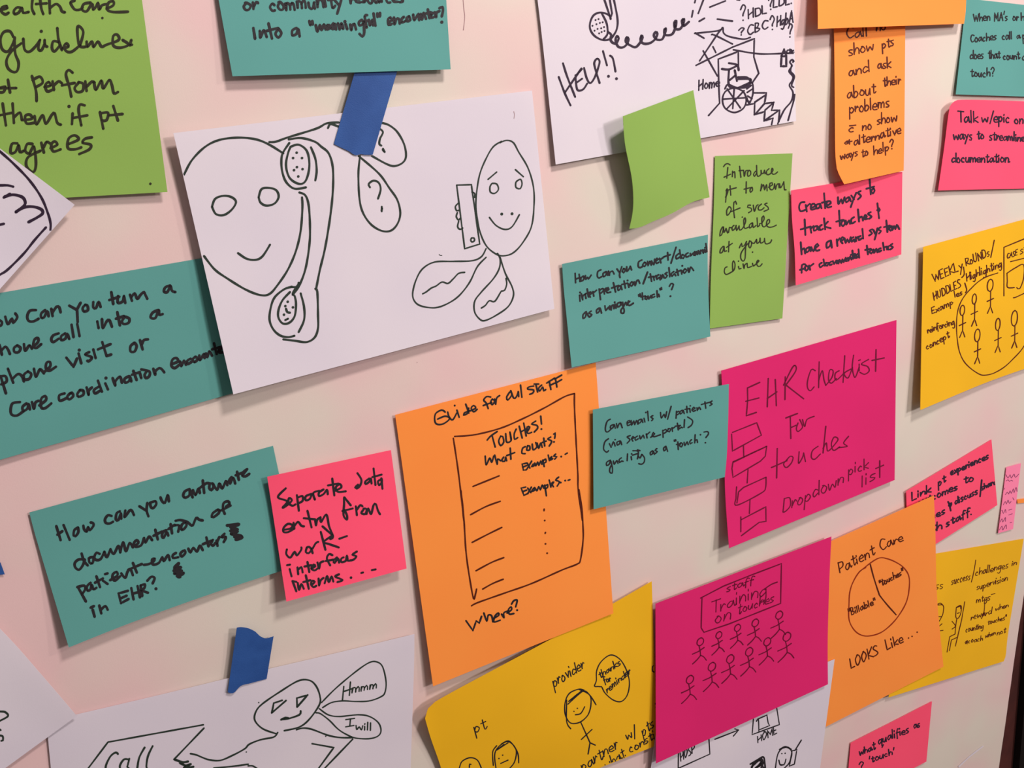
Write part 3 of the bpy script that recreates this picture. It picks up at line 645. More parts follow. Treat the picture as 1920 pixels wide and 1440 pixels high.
n.draw('telephone_drawing', *A, 3.0, K_PURP, '700,225;733,215;665,290;710,272;748,258;780,250;688,345;722,325;763,318;795,305;740,375;768,360;800,348')
n.draw('cord_drawing', *A, 4.6, K_PURP, '''840,360 875,390 868,440 885,475 930,490 960,430 940,405 925,450 950,520 1000,535 1050,500 1070,440 1050,420 1040,470 1090,510 1150,530 1200,480 1230,420 1215,400 1205,450 1240,490 1310,485 1370,440 1395,380 1375,360 1355,400 1390,445 1450,440 1480,370 1490,320 1475,330 1480,390 1560,385 1600,300 1608,235 1585,250 1595,320 1650,325 1690,260 1695,215 1670,230 1690,290 1750,245;
 1215,420 1218,450; 1590,250 1598,300; 1680,225 1688,260''')
n.draw('sound_lines_drawing', *B, 3.4, K_PURP, '~355,120 342,190;~480,-20 415,150;~385,-10 375,30;~425,240 485,205;~545,80 720,10;~630,215 800,238; ~850,-5 880,0')
n.text(*B, 3.3, K_PURP, 0.0, '''
? 890 232 945 210 90
HDL 980 205 1185 150 50
? 1210 110 1250 100 70
LDL. 1260 85 1475 38 48
? 870 402 925 385 42
CBC 970 395 1200 320 52
? 1225 345 1270 335 78
HgbA1 1300 300 1500 245 62
? 1425 430 1465 415 82
Home 420 1010 655 965 62
Clin 1410 602 1500 585 22''')
n.draw('house_drawing', *B, 3.2, K_PURP, '''375,375 640,345 690,310 700,370 760,410 920,440 1000,420; ~690,310 640,370 430,685; ~380,370 480,430; 565,390 600,395 800,495; 390,735 800,530 ; ~800,530 1045,435 1040,640 1095,825 1020,935;
 ~580,525 612,590; ~470,572 630,855; ~868,790 865,580 640,665 645,950 655,1160 530,1300; 810,560 1100,605 1420,600 1500,610 1480,700''')
n.draw('building_drawing', *B, 4.2, K_PURP, '~1350,630 1380,555 1405,625 1405,745 1345,745 1352,635 1405,630')
n.draw('path_drawing', *B, 3.2, K_PURP, '''1490,690 1470,670 1445,700 1470,740 1435,800 1480,860 1470,910 1440,960 1480,1040 1460,1140 1380,1240 1310,1390; 1465,740 1455,800 1495,860 1465,960 1500,1000 1490,1120 1460,1230 1425,1355''')
n.draw('wheelchair_drawing', *B, 3.2, K_PURP, '''820,985 920,1030 955,1125 920,1220 820,1265 720,1220 687,1125 720,1030 820,985 870,995;~820,990 803,1220;~695,1115 935,1100;~740,1000 890,1215;~735,1225 930,1020;
 715,1000 750,950 850,985 960,980 1020,930 1030,1050 990,1160 960,1100; ~960,1000 1010,960;~965,1040 1025,1000;~970,1080 1020,1110;~965,1130 1000,1150''')
n.draw('wheelchair_drawing', *B, 4.2, K_PURP, '''760,710 850,730 870,790;680,775 760,780 850,740; 760,790 760,960 840,990 930,960 1000,920 960,870 860,870; 825,790 850,910;870,890 1000,890 980,950 900,985;770,900 830,850''')
n.draw('stairs_drawing', *B, 3.4, K_PURP, '''~1035,1045 1180,1045 1160,1165 1265,1150 1240,1240 1330,1240 1320,1370;~960,1180 1050,1165 1045,1290 1165,1255 1155,1360 1255,1330 1240,1400;~1050,1150 1170,1070;~1060,1280 1160,1165;~1165,1240 1250,1165;~1170,1350 1310,1250''')
n.done()

n = Sheet(SN, [(1168, 218), (1300, 169), (1330.5, 370), (1180, 429)], GREEN,
  'blank square green note with its left side curling off the wall', CAT, base=4.0, lift=(2.5, 0, 1.5, -3.5), side=10, pside=1.4, wave=0.2, n=34,
  edges={'left': [(1172, 270), (1184, 330), (1187.5, 370), (1186, 400)], 'bottom': [(1200, 426), (1225, 415), (1260, 400), (1298, 379)]}); n.done()

n = Sheet(SN, [(1054, 495), (1327.5, 440), (1332, 631), (1072, 689)], TEAL,
  'teal note at centre asking how to convert or document interpretation and translation', CAT, base=2.2, lift=(0, 0, 2, 5), side=1.0, wave=0.5,
  edges={'right': [(1327, 500), (1329, 570)], 'left': [(1057, 540), (1064, 610)]})
n.draw('handwritten_word', 1040, 420, 6, 3.3, K_BLACK, '~230,555 235,660;~275,565 285,647;~235,620 285,600;320,585 295,610 300,642 325,625 330,595 320,585;345,580 350,622 370,600 380,617 410,575')
n.draw('handwritten_word', 1040, 420, 6, 3.3, K_BLACK, '520,515 485,535 480,590 500,607 530,590;580,535 545,555 550,592 575,575 585,540 597,577;605,530 615,577 620,545 650,530 668,562')
n.draw('handwritten_word', 1040, 420, 6, 3.3, K_BLACK, '700,505 725,540;755,480 730,560 735,602;775,500 760,535 775,547 795,515 775,500;810,480 812,532 840,500 850,475;850,475 865,517')
n.draw('handwritten_word', 1040, 420, 6, 3.3, K_BLACK, '980,405 945,425 940,475 960,492 990,475;1010,430 990,460 1010,477 1030,445 1010,430;1045,420 1050,467 1070,420 1087,462;1090,415 1115,457 1125,395;1130,425 1165,395 1150,385 1135,410 1145,442 1170,430;1180,385 1195,437;1190,400 1235,365;~1270,320 1275,405;1240,365 1300,345')
n.draw('handwritten_word', 1040, 420, 6, 3.3, K_BLACK, '1400,330 1365,360 1370,392 1410,370;~1405,290 1420,387;1435,345 1425,375 1445,387 1460,355 1435,345;1500,325 1475,340 1480,372 1510,360;1525,330 1530,357 1560,325 1567,352;1575,310 1580,352 1595,310 1605,342 1615,300 1627,337;1630,320 1655,295 1640,295 1642,332;1665,290 1672,327 1685,285 1697,317;~1700,220 1712,310;1690,265 1725,250')
n.draw('handwritten_word', 1040, 420, 6, 3.3, K_BLACK, '280,800 285,867;285,770;300,785 315,852 315,815 340,790 352,837;~365,730 380,820;345,785 400,765;385,805 420,775 405,765 385,790 400,822;430,760 440,812;435,775 470,745;~500,730 515,850;505,745 540,725 547,750 520,777;550,730 560,787;555,745 580,720;575,755 610,735 600,715 580,740 590,772 630,765;~660,660 685,765;640,720 720,690;735,695 710,710 715,747 740,725 745,695 757,737;~780,640 795,720;755,680 820,665;825,670 835,712;820,635;865,650 845,680 865,697 885,665 865,650;895,650 905,692 920,645 940,630 957,667')
n.draw('handwritten_word', 1040, 420, 6, 3.3, K_BLACK, '~1075,560 1090,645;1055,600 1110,590;1110,590 1120,632;1115,600 1140,580;1170,570 1145,590 1150,622 1175,600 1187,627;1190,575 1200,617 1215,570 1232,607;1265,545 1240,560 1267,580 1245,607;~1285,490 1295,592;1340,535 1310,560 1320,587 1345,560 1362,582;~1375,510 1390,577;1360,545 1420,520;1425,520 1430,562;1435,470;1465,505 1445,530 1460,552 1485,520 1465,505;1500,495 1510,542 1530,485 1562,522')
n.draw('handwritten_word', 1040, 420, 6, 3.3, K_BLACK, '355,985 320,1020 320,1062 345,1045 360,1000 382,1042;410,980 385,1000 417,1020 390,1047')
n.draw('handwritten_word', 1040, 420, 6, 3.3, K_BLACK, '500,945 470,970 475,1002 500,985 510,945 527,1002')
n.draw('handwritten_word', 1040, 420, 6, 3.3, K_BLACK, '565,920 575,972 605,935 617,962;620,920 635,967 640,925 660,910 667,952;680,900 690,947;675,880;735,880 705,895 710,932 740,915 745,880 780,960 775,1002 750,1000 745,970 780,920;765,880 775,922 800,880 812,912;815,900 845,870 830,865 820,895 840,917 885,890')
n.draw('handwritten_word', 1040, 420, 6, 3.3, K_BLACK, '945,795 950,815;960,785 965,810;~985,775 990,850;970,820 1020,810;1025,815 1015,840 1035,847 1045,820 1025,815;1050,810 1060,842 1080,805 1087,832;1120,790 1095,800 1100,827 1125,815;~1150,750 1155,822;1155,800 1170,790 1177,817;1185,725 1188,740;1200,715 1203,735')
n.draw('handwritten_word', 1040, 420, 6, 3.3, K_BLACK, '1290,700 1310,670 1335,680 1315,737;1302,812')
n.draw('pen_stroke', 1040, 420, 6, 3.5, K_BLACK, '~1308,440 1365,262;~995,672 1045,540'); n.done()

n = Sheet(SN, [(1340.5, 292.5), (1486, 287.5), (1467, 597), (1331, 616)], GREEN,
  'tall narrow green note reading Introduce pt to menu of svcs', CAT, base=2.0, lift=(0, 0, 1.5, 1.5), wave=0.2,
  edges={'left': [(1338, 400), (1333, 520)]})
n.draw('handwritten_word', 1320, 290, 10.667, 2.4, K_OLIVE, '390,240 430,190 480,180 520,205;~475,255 455,470;400,450 530,390;570,330 565,440;570,370 610,340 620,462;~710,230 737,452;700,320 790,312;790,312 805,432 830,330 870,315;900,310 870,360 880,432 930,400 930,330 900,310;1030,330 990,390 1010,432 1050,370;1050,215 1060,400 1090,432 1140,390 1140,312;1140,312 1150,382 1190,370 1210,310;1210,310 1222,382;1300,280 1250,330 1260,397 1320,385 1380,310 1360,270 1345,340 1380,392 1420,387 1470,345')
n.draw('handwritten_word', 1320, 290, 10.667, 2.4, K_OLIVE, '455,700 430,950;440,720 460,680 480,710 460,790 430,850;~520,620 535,810;500,700 645,660')
n.draw('handwritten_word', 1320, 290, 10.667, 2.4, K_OLIVE, '~845,540 840,770;800,690 960,650;950,655 920,700 930,752 970,710 965,660 950,655')
n.draw('handwritten_word', 1320, 290, 10.667, 2.4, K_OLIVE, '1150,590 1130,722;1130,722 1180,600 1200,640 1212,702 1250,600 1262,722;1290,650 1370,600 1360,560 1320,570 1310,660 1340,702 1390,680 1410,580;1410,580 1430,692 1450,610 1490,580 1502,662;1510,580 1530,662 1570,600 1595,540;1595,540 1610,702 1640,702')
n.draw('handwritten_word', 1320, 290, 10.667, 2.4, K_OLIVE, '500,1040 455,1110 460,1212 510,1170 545,1090 520,1045 500,1040;650,990 630,930 600,950 590,1080 610,1262;540,1140 720,1065')
n.draw('handwritten_word', 1320, 290, 10.667, 2.4, K_OLIVE, '930,1010 880,1010 870,1050 940,1070 950,1120 890,1160;985,1010 1007,1132 1050,1020 1080,1000;1150,985 1090,1040 1090,1102 1150,1102 1200,1060;1260,970 1210,990 1280,1050 1290,1090 1200,1132')
n.draw('handwritten_word', 1320, 400, 10.667, 2.4, K_OLIVE, '370,270 330,350 315,452 350,430 380,340 390,270;390,270 400,382 440,300;440,300 472,392 490,380 510,280 550,290;600,240 560,280 570,342 620,300 640,240;640,240 652,342 700,250;700,250 712,332 770,300 830,170 820,90 795,130 800,250 820,302 900,270;765,75;960,190 910,230 910,292 950,270 970,190;970,190 985,282 1040,240;~1060,90 1070,270;1070,270 1110,240 1112,205 1150,200 1200,120 1190,50 1160,80 1160,230 1200,272 1250,235 1310,180 1300,120 1260,150 1252,240 1300,277 1380,267 1445,235')
n.draw('handwritten_word', 1320, 400, 10.667, 2.4, K_OLIVE, '380,660 330,720 320,792 370,770 400,660;400,660 412,762 450,750;~500,560 490,770;450,680 565,600')
n.draw('handwritten_word', 1320, 400, 10.667, 2.4, K_OLIVE, '705,690 750,600 762,662 800,650 850,560;850,560 830,700 820,900 780,955 735,900 740,800 800,700 880,600;910,550 890,640 920,692 950,620 940,560 910,550;950,580 1000,600 1050,520;1050,520 1062,602 1110,560 1120,495;1120,495 1132,592 1200,560 1210,500;1210,500 1222,592 1260,612 1330,580 1350,530')
n.draw('handwritten_word', 1320, 400, 10.667, 2.4, K_OLIVE, '460,1070 420,1090 405,1170 440,1222 520,1190 600,1130 620,1020 590,950 570,1000 575,1152;690,1060 702,1112 740,1100;690,955;970,775;780,1010 800,1102 810,1040 860,1000 872,1082 950,1060;970,1000 982,1052 1020,1030 1100,950 1080,935 1050,980 1070,1052 1120,1057 1160,1010'); n.done()

n = Sheet(SN, [(1352.5, 695), (1681, 600), (1677.5, 900), (1367, 1028)], MAG,
  'large magenta note reading EHR Checklist For touches, drop down pick list', CAT, base=2.6, lift=(0, 0, 3, 9), pt=2.6, side=1.2, wave=0.5,
  edges={'left': [(1355, 760), (1358, 850), (1360, 930)]})
A = (1340, 620, 4.8); B = (1340, 820, 4.8)
n.draw('handwritten_letter', *A, 2.6, K_RED, '~405,465 295,515 297,620 285,765 375,735;~280,635 398,605')
n.draw('handwritten_letter', *A, 2.6, K_RED, '~482,430 473,685;~545,438 555,675;~473,610 560,550')
n.draw('handwritten_letter', *A, 2.6, K_RED, '~635,415 632,620;620,490 700,330 730,320 725,370 640,490;~640,488 800,612')
n.draw('handwritten_letter', *A, 2.6, K_RED, '~1452,170 1448,365;~1415,268 1525,245')
n.draw('handwritten_letter', *A, 2.6, K_RED, '~685,970 680,770;~640,785 745,745;~690,870 735,850')
n.draw('handwritten_letter', *A, 2.6, K_RED, '~563,1060 557,1325;~510,1232 650,1170')
n.draw('handwritten_letter', *A, 2.6, K_RED, '~1000,860 975,1100')
n.draw('handwritten_letter', *A, 2.6, K_RED, '~1485,1170 1485,1320')
n.draw('handwritten_letter', *A, 2.6, K_RED, '~1450,1240 1520,1210')
n.draw('handwritten_word', *A, 2.3, K_RED, '905,360 870,350 838,440 835,510 860,540 895,505;~940,280 935,512;935,450 968,360 983,440 1000,492;1000,492 1055,420 1065,360 1035,355 1025,440 1050,472 1095,430;1120,360 1085,385 1085,440 1110,435 1165,380;~1170,225 1155,465;1225,345 1165,385 1200,425 1240,330;1250,220 1238,330 1262,420 1300,330;1300,300 1300,362;1295,268 1310,262;1385,258 1320,300 1375,322 1390,362 1350,392 1308,375')
n.draw('handwritten_word', *A, 2.3, K_RED, '750,830 735,880 750,907 790,870 780,830 765,800;790,800 810,862 830,800 895,770')
n.draw('handwritten_word', *A, 2.3, K_RED, '650,1160 620,1200 645,1232 690,1190 705,1140 680,1130 650,1160;760,1090 755,1192 790,1140 800,1100;800,1100 817,1177')
n.draw('handwritten_word', *A, 2.3, K_RED, '930,1040 880,1080 870,1140 900,1157 950,1110;975,1060 1005,1010 1015,1082 1050,1060;1050,1060 1110,980 1075,958 1050,1020 1070,1077 1125,1045;1205,950 1160,1010 1192,1040 1120,1052')
n.text(*A, 2.5, K_RED, 0.0, '''
pick 1205 1300 1385 1235 50
lis 1325 1402 1450 1335 55''')
n.text(*B, 2.5, K_RED, 0.06, 'Drop 615 672 865 555 62\ndown 885 545 1160 410 62')
n.draw('flow_chart_drawing', *A, 2.3, K_RED, '''~160,915 378,828 420,940 160,1083 152,930;~258,1030 262,1140;165,1180 468,1040 ;~468,1040 455,1130 410,1175 165,1320 155,1240 165,1180;~165,1185 468,1040;~300,1250 292,1370''')
n.draw('flow_chart_drawing', *B, 2.3, K_RED, '''197,445 192,540 200,610 420,500 458,450 462,358 ;~462,358 260,450 215,490 200,590;~318,560 312,685;~235,715 235,850;~240,740 460,625 462,755 400,765 240,885'''); n.done()

n = Sheet(SN, [(1111.7, 768), (1366.7, 720), (1359, 894.5), (1113, 955)], TEAL,
  'teal note asking if emails with patients count, between orange guide and magenta checklist', CAT, base=6.4, lift=(0, 0.5, 2.5, 2), wave=0.2,
  edges={'right': [(1365.5, 780), (1363, 850)]})
n.draw('handwritten_word', 1080, 700, 6, 2.7, K_BLACK, '385,515 350,540 330,610 335,652 360,657 400,620;420,575 390,590 390,622 415,610 430,575 442,617;455,565 465,612 480,575 500,560 520,612')
n.draw('handwritten_word', 1080, 700, 6, 2.7, K_BLACK, '575,560 610,545 600,530 575,545 580,587 610,575;620,530 625,582 650,535 660,577 680,530 697,572;730,515 700,530 705,562 730,545 740,515 752,552;765,505 775,547;785,440;~805,425 815,532;865,475 840,490 867,510 850,532')
n.draw('handwritten_word', 1080, 700, 6, 2.7, K_BLACK, '950,440 960,502 990,460 1005,497 1020,430;~1070,370 1030,515')
n.draw('handwritten_word', 1080, 700, 6, 2.7, K_BLACK, '~1130,425 1125,505;1130,440 1155,425 1167,445 1135,467;1195,415 1170,430 1175,457 1195,440 1205,415 1217,452;~1245,370 1250,442;1225,405 1280,395;1280,400 1285,437;1285,365;1305,415 1340,390 1325,380 1305,405 1320,427 1345,415;1360,385 1365,417 1385,380 1402,407;~1450,320 1460,392;1410,350 1520,320;1530,310 1510,330 1532,345 1505,362')
n.draw('handwritten_word', 1080, 700, 6, 2.7, K_BLACK, '365,735 325,770 310,850 345,887 365,870;~375,790 395,832 420,770;430,780 440,817;440,745;490,760 460,775 465,807 490,790 500,760 514,802')
n.draw('handwritten_word', 1080, 700, 6, 2.7, K_BLACK, '610,700 575,715 607,745 575,785;625,740 655,720 640,710 625,735 640,762;690,705 665,725 670,752 700,735;715,700 725,737 755,695 767,727;790,680 800,727;795,690 830,660;840,720 885,680 870,665 855,700 880,712 950,690')
n.draw('handwritten_word', 1080, 700, 6, 2.7, K_BLACK, '~975,640 980,720;980,645 1010,630 1017,655 985,677;1040,620 1030,650 1050,657 1065,625 1040,620;1080,610 1085,652;1085,620 1110,605;~1140,560 1150,637;1115,595 1170,585;1175,585 1155,605 1165,622 1185,605 1197,612;~1220,520 1215,607;1255,490 1310,530 1300,580 1260,610')
n.draw('handwritten_word', 1080, 700, 6, 2.7, K_BLACK, '385,975 345,1000 345,1037 375,1020 390,985 410,1070 405,1122 380,1110 380,1070 400,1030;420,985 430,1022 460,980 472,1012;510,950 485,970 490,1002 515,985 530,990;~580,905 575,982;620,935 625,972;625,905;640,870 700,880 690,962;635,920 700,900;720,870 690,860;700,930 720,952 740,910;740,910 770,950 765,1000 735,1022 705,1015')
n.draw('handwritten_word', 1080, 700, 6, 2.7, K_BLACK, '860,870 835,890 840,917 860,905 870,875 882,912;910,845 890,865 914,880 890,902')
n.draw('handwritten_word', 1080, 700, 6, 2.7, K_BLACK, '1010,820 985,840 990,872 1010,855 1012,820 1030,877')
n.draw('handwritten_word', 1080, 700, 6, 2.7, K_BLACK, '1105,750 1108,765;1120,745 1123,760;~1145,770 1150,857;1130,800 1175,790;1180,780 1165,810 1185,827 1200,795 1180,780;1215,775 1225,812 1250,770 1262,802;1300,745 1280,765 1285,792 1305,780;~1340,690 1335,782;1340,755 1360,745 1367,777;1400,690')
n.draw('handwritten_word', 1080, 700, 6, 2.7, K_BLACK, '1440,660 1480,655 1490,680 1460,722;1455,780'); n.done()

n = Sheet(SN, [(1229, 1132), (1559, 1006), (1552.5, 1283), (1230, 1431.5)], MAG,
  'large magenta note about staff training on touches with rows of stick people', CAT, base=6.3, lift=(0, 0, 3, 4), wave=0.4,
  edges={'right': [(1555, 1090), (1552, 1200)]})
A = (1200, 1000, 4.8)
n.text(*A, 2.3, K_RED, 0.06, '''
staff 780 522 1020 452 34
Training 645 720 1140 545 58
on 675 818 815 768 58
touches 880 725 1205 608 46''')
n.draw('title_box_drawing', *A, 2.3, K_RED, '~558,585 553,700 550,850 575,890 800,815 1265,630 1272,272 1000,375 750,475 545,582;1120,500 1180,460 1235,438')
for cx, cy, k in ((545, 975, 1.), (712, 915, .9), (880, 850, .92), (1040, 805, 1.), (1255, 735, 1.05), (452, 1315, 1.08), (650, 1200, 1.12), (815, 1130, 1.1), (985, 1065, 1.1), (1148, 975, 1.05), (1325, 930, 1.15)):
    q = lambda pts: ' '.join('%.1f,%.1f' % (cx + x * k, cy + y * k) for x, y in pts)
    n.draw('stick_figure_drawing', *A, 2.1, K_RED, ';'.join([q([(4, -36), (26, -22), (22, 12), (-8, 36), (-32, 20), (-24, -16), (4, -36), (14, -34)]), '~' + q([(-14, 36), (-4, 80), (0, 125)]),
        '~' + q([(-74, 112), (-20, 88), (32, 52)]), q([(0, 122), (-30, 160), (-72, 200)]), q([(0, 122), (28, 136), (52, 166)])]))
n.done()

n = Sheet(SN, [(1483.5, 357), (1692, 322), (1690, 477), (1492, 535)], PINK,
  'hot pink note reading create ways to track touches, below the narrow orange note', CAT, base=2.2, lift=(0, 0, 1.5, 5), side=2.0, wave=0.2,
  edges={'left': [(1485, 410), (1490, 470)]})
n.draw('handwritten_word', 1320, 280, 4.8, 3.7, K_PURP, '905,475 870,480 855,520 870,557 910,545;915,500 925,560;920,520 950,490 960,495;960,530 1000,510 990,490 965,500 965,542 1000,535;1040,490 1010,500 1015,532 1040,520 1045,490 1057,530;~1080,395 1090,530;1060,480 1120,465;1100,510 1140,485 1130,465 1105,480 1110,522 1145,515')
n.draw('handwritten_word', 1320, 280, 4.8, 3.7, K_PURP, '1205,430 1210,492 1235,450 1247,487 1265,430;1300,430 1275,450 1280,477 1305,455 1307,430 1320,467;1325,415 1350,450;1370,390 1345,450 1320,520;1410,375 1385,390 1412,420 1385,450')
n.draw('handwritten_word', 1320, 280, 4.8, 3.7, K_PURP, '~1490,270 1500,405;1460,355 1530,335;1525,350 1505,375 1520,397 1535,370 1525,350')
n.draw('handwritten_word', 1320, 280, 4.8, 3.7, K_PURP, '~905,630 912,770;870,720 960,695;955,700 965,750;960,715 985,690;1015,690 990,700 990,732 1015,720 1020,690 1032,725;1060,680 1040,695 1045,727 1070,715;~1080,620 1090,720;1115,650 1087,690 1140,710')
n.draw('handwritten_word', 1320, 280, 4.8, 3.7, K_PURP, '~1215,550 1222,690;1190,650 1250,635;1255,635 1235,665 1250,692 1270,660 1255,635;1275,640 1280,677 1305,640 1314,670;1350,610 1325,630 1330,667 1360,650;~1385,540 1395,650;1395,620 1420,605 1430,642;1435,630 1465,605 1450,590 1440,627 1470,625;1500,565 1475,580 1507,605 1485,625')
n.draw('handwritten_word', 1320, 280, 4.8, 3.7, K_PURP, '~870,835 878,945;878,910 900,890 910,937;945,880 920,895 920,927 945,910 950,880 960,917;965,880 985,917 1000,870;1000,890 1030,865 1020,850 1000,875 1010,912 1040,905')
n.draw('handwritten_word', 1320, 280, 4.8, 3.7, K_PURP, '1140,820 1105,840 1105,887 1135,865 1142,820 1150,885')
n.draw('handwritten_word', 1320, 280, 4.8, 3.7, K_PURP, '1195,810 1200,870;1198,830 1220,800;1230,830 1260,805 1245,790 1230,820 1247,847;1265,800 1275,842 1290,810 1305,837 1320,790;1345,790 1325,805 1330,832 1350,810 1357,832;1365,790 1370,825;1368,800 1390,785;1410,780 1390,790 1395,817 1420,800;~1425,715 1432,802')
n.draw('handwritten_word', 1320, 280, 4.8, 3.7, K_PURP, '1515,720 1490,730 1512,755 1485,775;1525,725 1540,760;1560,710 1547,770 1535,812;1590,700 1565,720 1592,735 1575,757;~1640,640 1650,745;1620,700 1670,685;1660,715 1685,695 1672,685 1660,712 1680,732;1690,690 1695,727 1710,690 1722,717 1735,680 1757,718')
n.draw('handwritten_word', 1320, 280, 4.8, 3.7, K_PURP, '910,1035 882,1040 878,1110;862,1085 910,1070;920,1045 905,1070 920,1092 940,1065 920,1045;945,1045 955,1085;950,1055 985,1030')
n.draw('handwritten_word', 1320, 280, 4.8, 3.7, K_PURP, '1060,1020 1038,1035 1045,1062 1070,1045;~1075,990 1085,1047;1100,1020 1090,1040 1110,1047 1117,1020 1100,1020;1145,1010 1130,1020 1132,1042 1150,1035;1160,1005 1170,1032 1190,1000 1195,1027;1205,1000 1210,1027 1220,995 1235,1022 1245,990 1257,1015;1265,1000 1285,985 1275,975 1265,1002 1285,1005;1295,975 1300,1002 1315,965 1327,992;~1335,910 1342,985;1320,950 1360,940;1345,970 1365,950 1350,950 1350,977 1370,975;1385,940 1370,955 1375,977 1390,960;~1390,900 1397,975')
n.draw('handwritten_word', 1320, 280, 4.8, 3.7, K_PURP, '~1465,865 1475,945;1450,905 1500,895;1505,900 1490,920 1505,937 1520,915 1505,900;1525,900 1530,932 1550,895 1560,927;1590,890 1570,900 1575,922 1595,910;~1610,840 1620,907;1620,885 1640,875 1647,902;1650,890 1665,870 1650,875 1660,902;1695,850 1675,865 1700,880 1675,902')
n.draw('pen_stroke', 1320, 280, 4.8, 3.6, K_PURP, '1560,485 1568,560 1575,620;1568,560 1582,545 1575,530 1558,548'); n.done()

n = Sheet(SN, [(1560, -20), (1698, -30), (1694.5, 320), (1583, 345.5)], ORANGE,
  'narrow orange note reading Call no show pts, its lower left corner curling up', CAT, base=3.2, lift=(0, 0, 1.0, 6), side=0.5, wave=0.2, n=34,
  edges={'left': [(1563.5, 50), (1565, 150), (1566, 270), (1567.5, 303), (1571, 322)], 'right': [(1697, 100), (1696, 220)]})
n.text(1520, 0, 4.8, 3.0, K_BROWN, -0.03, '''
Call 325 345 515 318 50
no 590 278 675 268 42
show 345 500 565 452 54
pts 645 440 750 410 50
and 345 692 525 645 50
ask 605 622 720 608 48
about 330 888 585 838 54
their 655 782 810 748 46
problems 350 1015 710 962 50
c 345 1192 400 1185 42
no 465 1172 550 1158 44
show 600 1122 775 1085 46
& 305 1302 355 1290 28
alternative 390 1308 815 1200 44
ways 270 1440 425 1395 36
to 460 1415 515 1395 36
help? 570 1395 745 1338 42''')
n.draw('pen_stroke', 1520, 0, 4.8, 2.8, K_BROWN, '~350,1132 405,1126'); n.done()

n = Sheet(SN, [(1528, -150), (1812, -160), (1807.5, 44.5), (1533.5, 54)], ORANGE,
  'wide blank orange note at the top edge covering the top of the narrow orange one', CAT, base=5.0, lift=(0, 0, 3, 7), side=3.0, pside=2.5, wave=0.2,
  edges={'left': [(1533, 0)], 'right': [(1811.5, 0)]}); n.done()

n = Sheet(SN, [(1812, -3), (2035, 22), (2012, 184), (1792, 177)], TEAL,
  'teal note at the top right corner asking when coaches call, does that count', CAT, base=2.4, lift=(0, 0, 1.5, 2), wave=0.2)
n.text(1520, 0, 4.8, 2.7, K_BLACK, -0.03, '''
When 1465 192 1615 180 36
MA's 1655 192 1770 180 40
or 1820 188 1870 182 36
health 1895 184 2090 175 38
Coaches 1440 378 1670 358 36
call 1725 358 1815 350 36
a 1855 348 1885 345 30
pt 1910 352 1980 348 38
does 1435 528 1555 522 38
that 1600 532 1705 522 38
count 1735 538 1880 528 36
as_a 1905 540 2050 535 36
touch? 1440 692 1650 685 40'''); n.done()

n = Sheet(SN, [(1781, 200), (1999, 193), (1985, 352), (1759, 357)], PINK,
  'pink note at the right edge reading ways to streamline documentation, top corner curled', CAT, base=2.2, lift=(3.5, 0, 1.5, 2), side=1.2, pside=3, wave=0.2, n=34,
  edges={'top': [(1786, 193), (1793, 188.5), (1802, 187), (1850, 187.5), (1920, 190)], 'left': [(1777, 225), (1770, 280)]})
n.text(1520, 160, 4.8, 3.2, K_PURP, 0.0, '''
Talk 1325 325 1505 335 52
w/ 1540 330 1640 325 42
epic 1650 328 1790 330 44
on 1835 348 1915 348 44
ways 1285 488 1455 488 44
to 1500 482 1560 478 42
streamline 1610 492 1925 502 40
documentation. 1270 692 1800 692 40'''); n.done()

n = Sheet(SN, [(1731, 463), (2010, 387), (2005, 664), (1725.5, 769)], YELLOW,
  'large yellow note at right about weekly rounds and huddles, figures in a circle', CAT, base=3.0, lift=(0, 0, 2, 5), side=3.0, wave=0.3,
  edges={'left': [(1730, 520), (1728, 620)], 'bottom': [(1780, 746), (1850, 717), (1920, 692)]})
A = (1700, 400, 8.727); B = (1700, 540, 8.727)
n.text(*A, 2.5, K_BROWN, -0.14, '''
WEEKLy 440 1135 920 900 72
RoUNDs 975 860 1360 690 66
HUDDLES 450 1425 890 1190 62
Highlighting 985 1105 1560 870 66''')
n.text(*B, 2.5, K_BROWN, -0.14, '''
Examp 415 425 765 260 52
les 790 150 915 110 48
reinforcing 345 735 785 590 50
concept 325 1010 700 810 54''')
n.text(*A, 2.2, K_BROWN, 0.04, 'CASE 1640 745 1810 680 42\nSTUDY 1860 662 2150 560 42')
n.draw('pen_stroke', *A, 2.3, K_BROWN, '~1432,440 1375,720; 900,1050 940,1000 930,880;950,1140 980,1250 960,1300')
n.draw('circle_drawing', *A, 2.0, K_BROWN, '1490,975 1300,1040 1170,1120 1060,1222 960,1332 880,1462 830,1622 815,1822 825,2042 860,2252 930,2412 1040,2532 1190,2632 1290,2647 1430,2612 1600,2512 1750,2372 1870,2242 1960,2100 2010,1950')
for cx, cy, rx, ry in ((910, 365, 38, 85), (1105, 180, 35, 85), (1365, -45, 48, 100), (1155, 775, 45, 105), (1490, 595, 38, 100), (1762, 495, 50, 128)):
    el = ' '.join('%.1f,%.1f' % (cx + rx * math.sin(a * math.pi / 6 + .2) , cy - ry * math.cos(a * math.pi / 6) ) for a in range(13))
    by = cy + ry
    n.draw('stick_figure_drawing', *B, 2.2, K_BROWN, '%s;~%d,%d %d,%d;~%d,%d %d,%d;~%d,%d %d,%d %d,%d' % (el, cx + 8, by, cx + 5, by + 240, cx - 50, by + 165, cx + 55, by + 115, cx - 45, by + 360, cx + 5, by + 240, cx + 40, by + 350))
n.draw('case_board_drawing', *A, 2.1, K_BROWN, '~1590,555 1990,390;~1590,555 1590,1350;~1700,790 1960,725;1640,980 1780,890 1910,840 1915,1050 1850,1230 1800,1215;1640,980 1645,1100 1650,1210 1760,1215;1745,1380 1790,1370 1960,1290'); n.done()

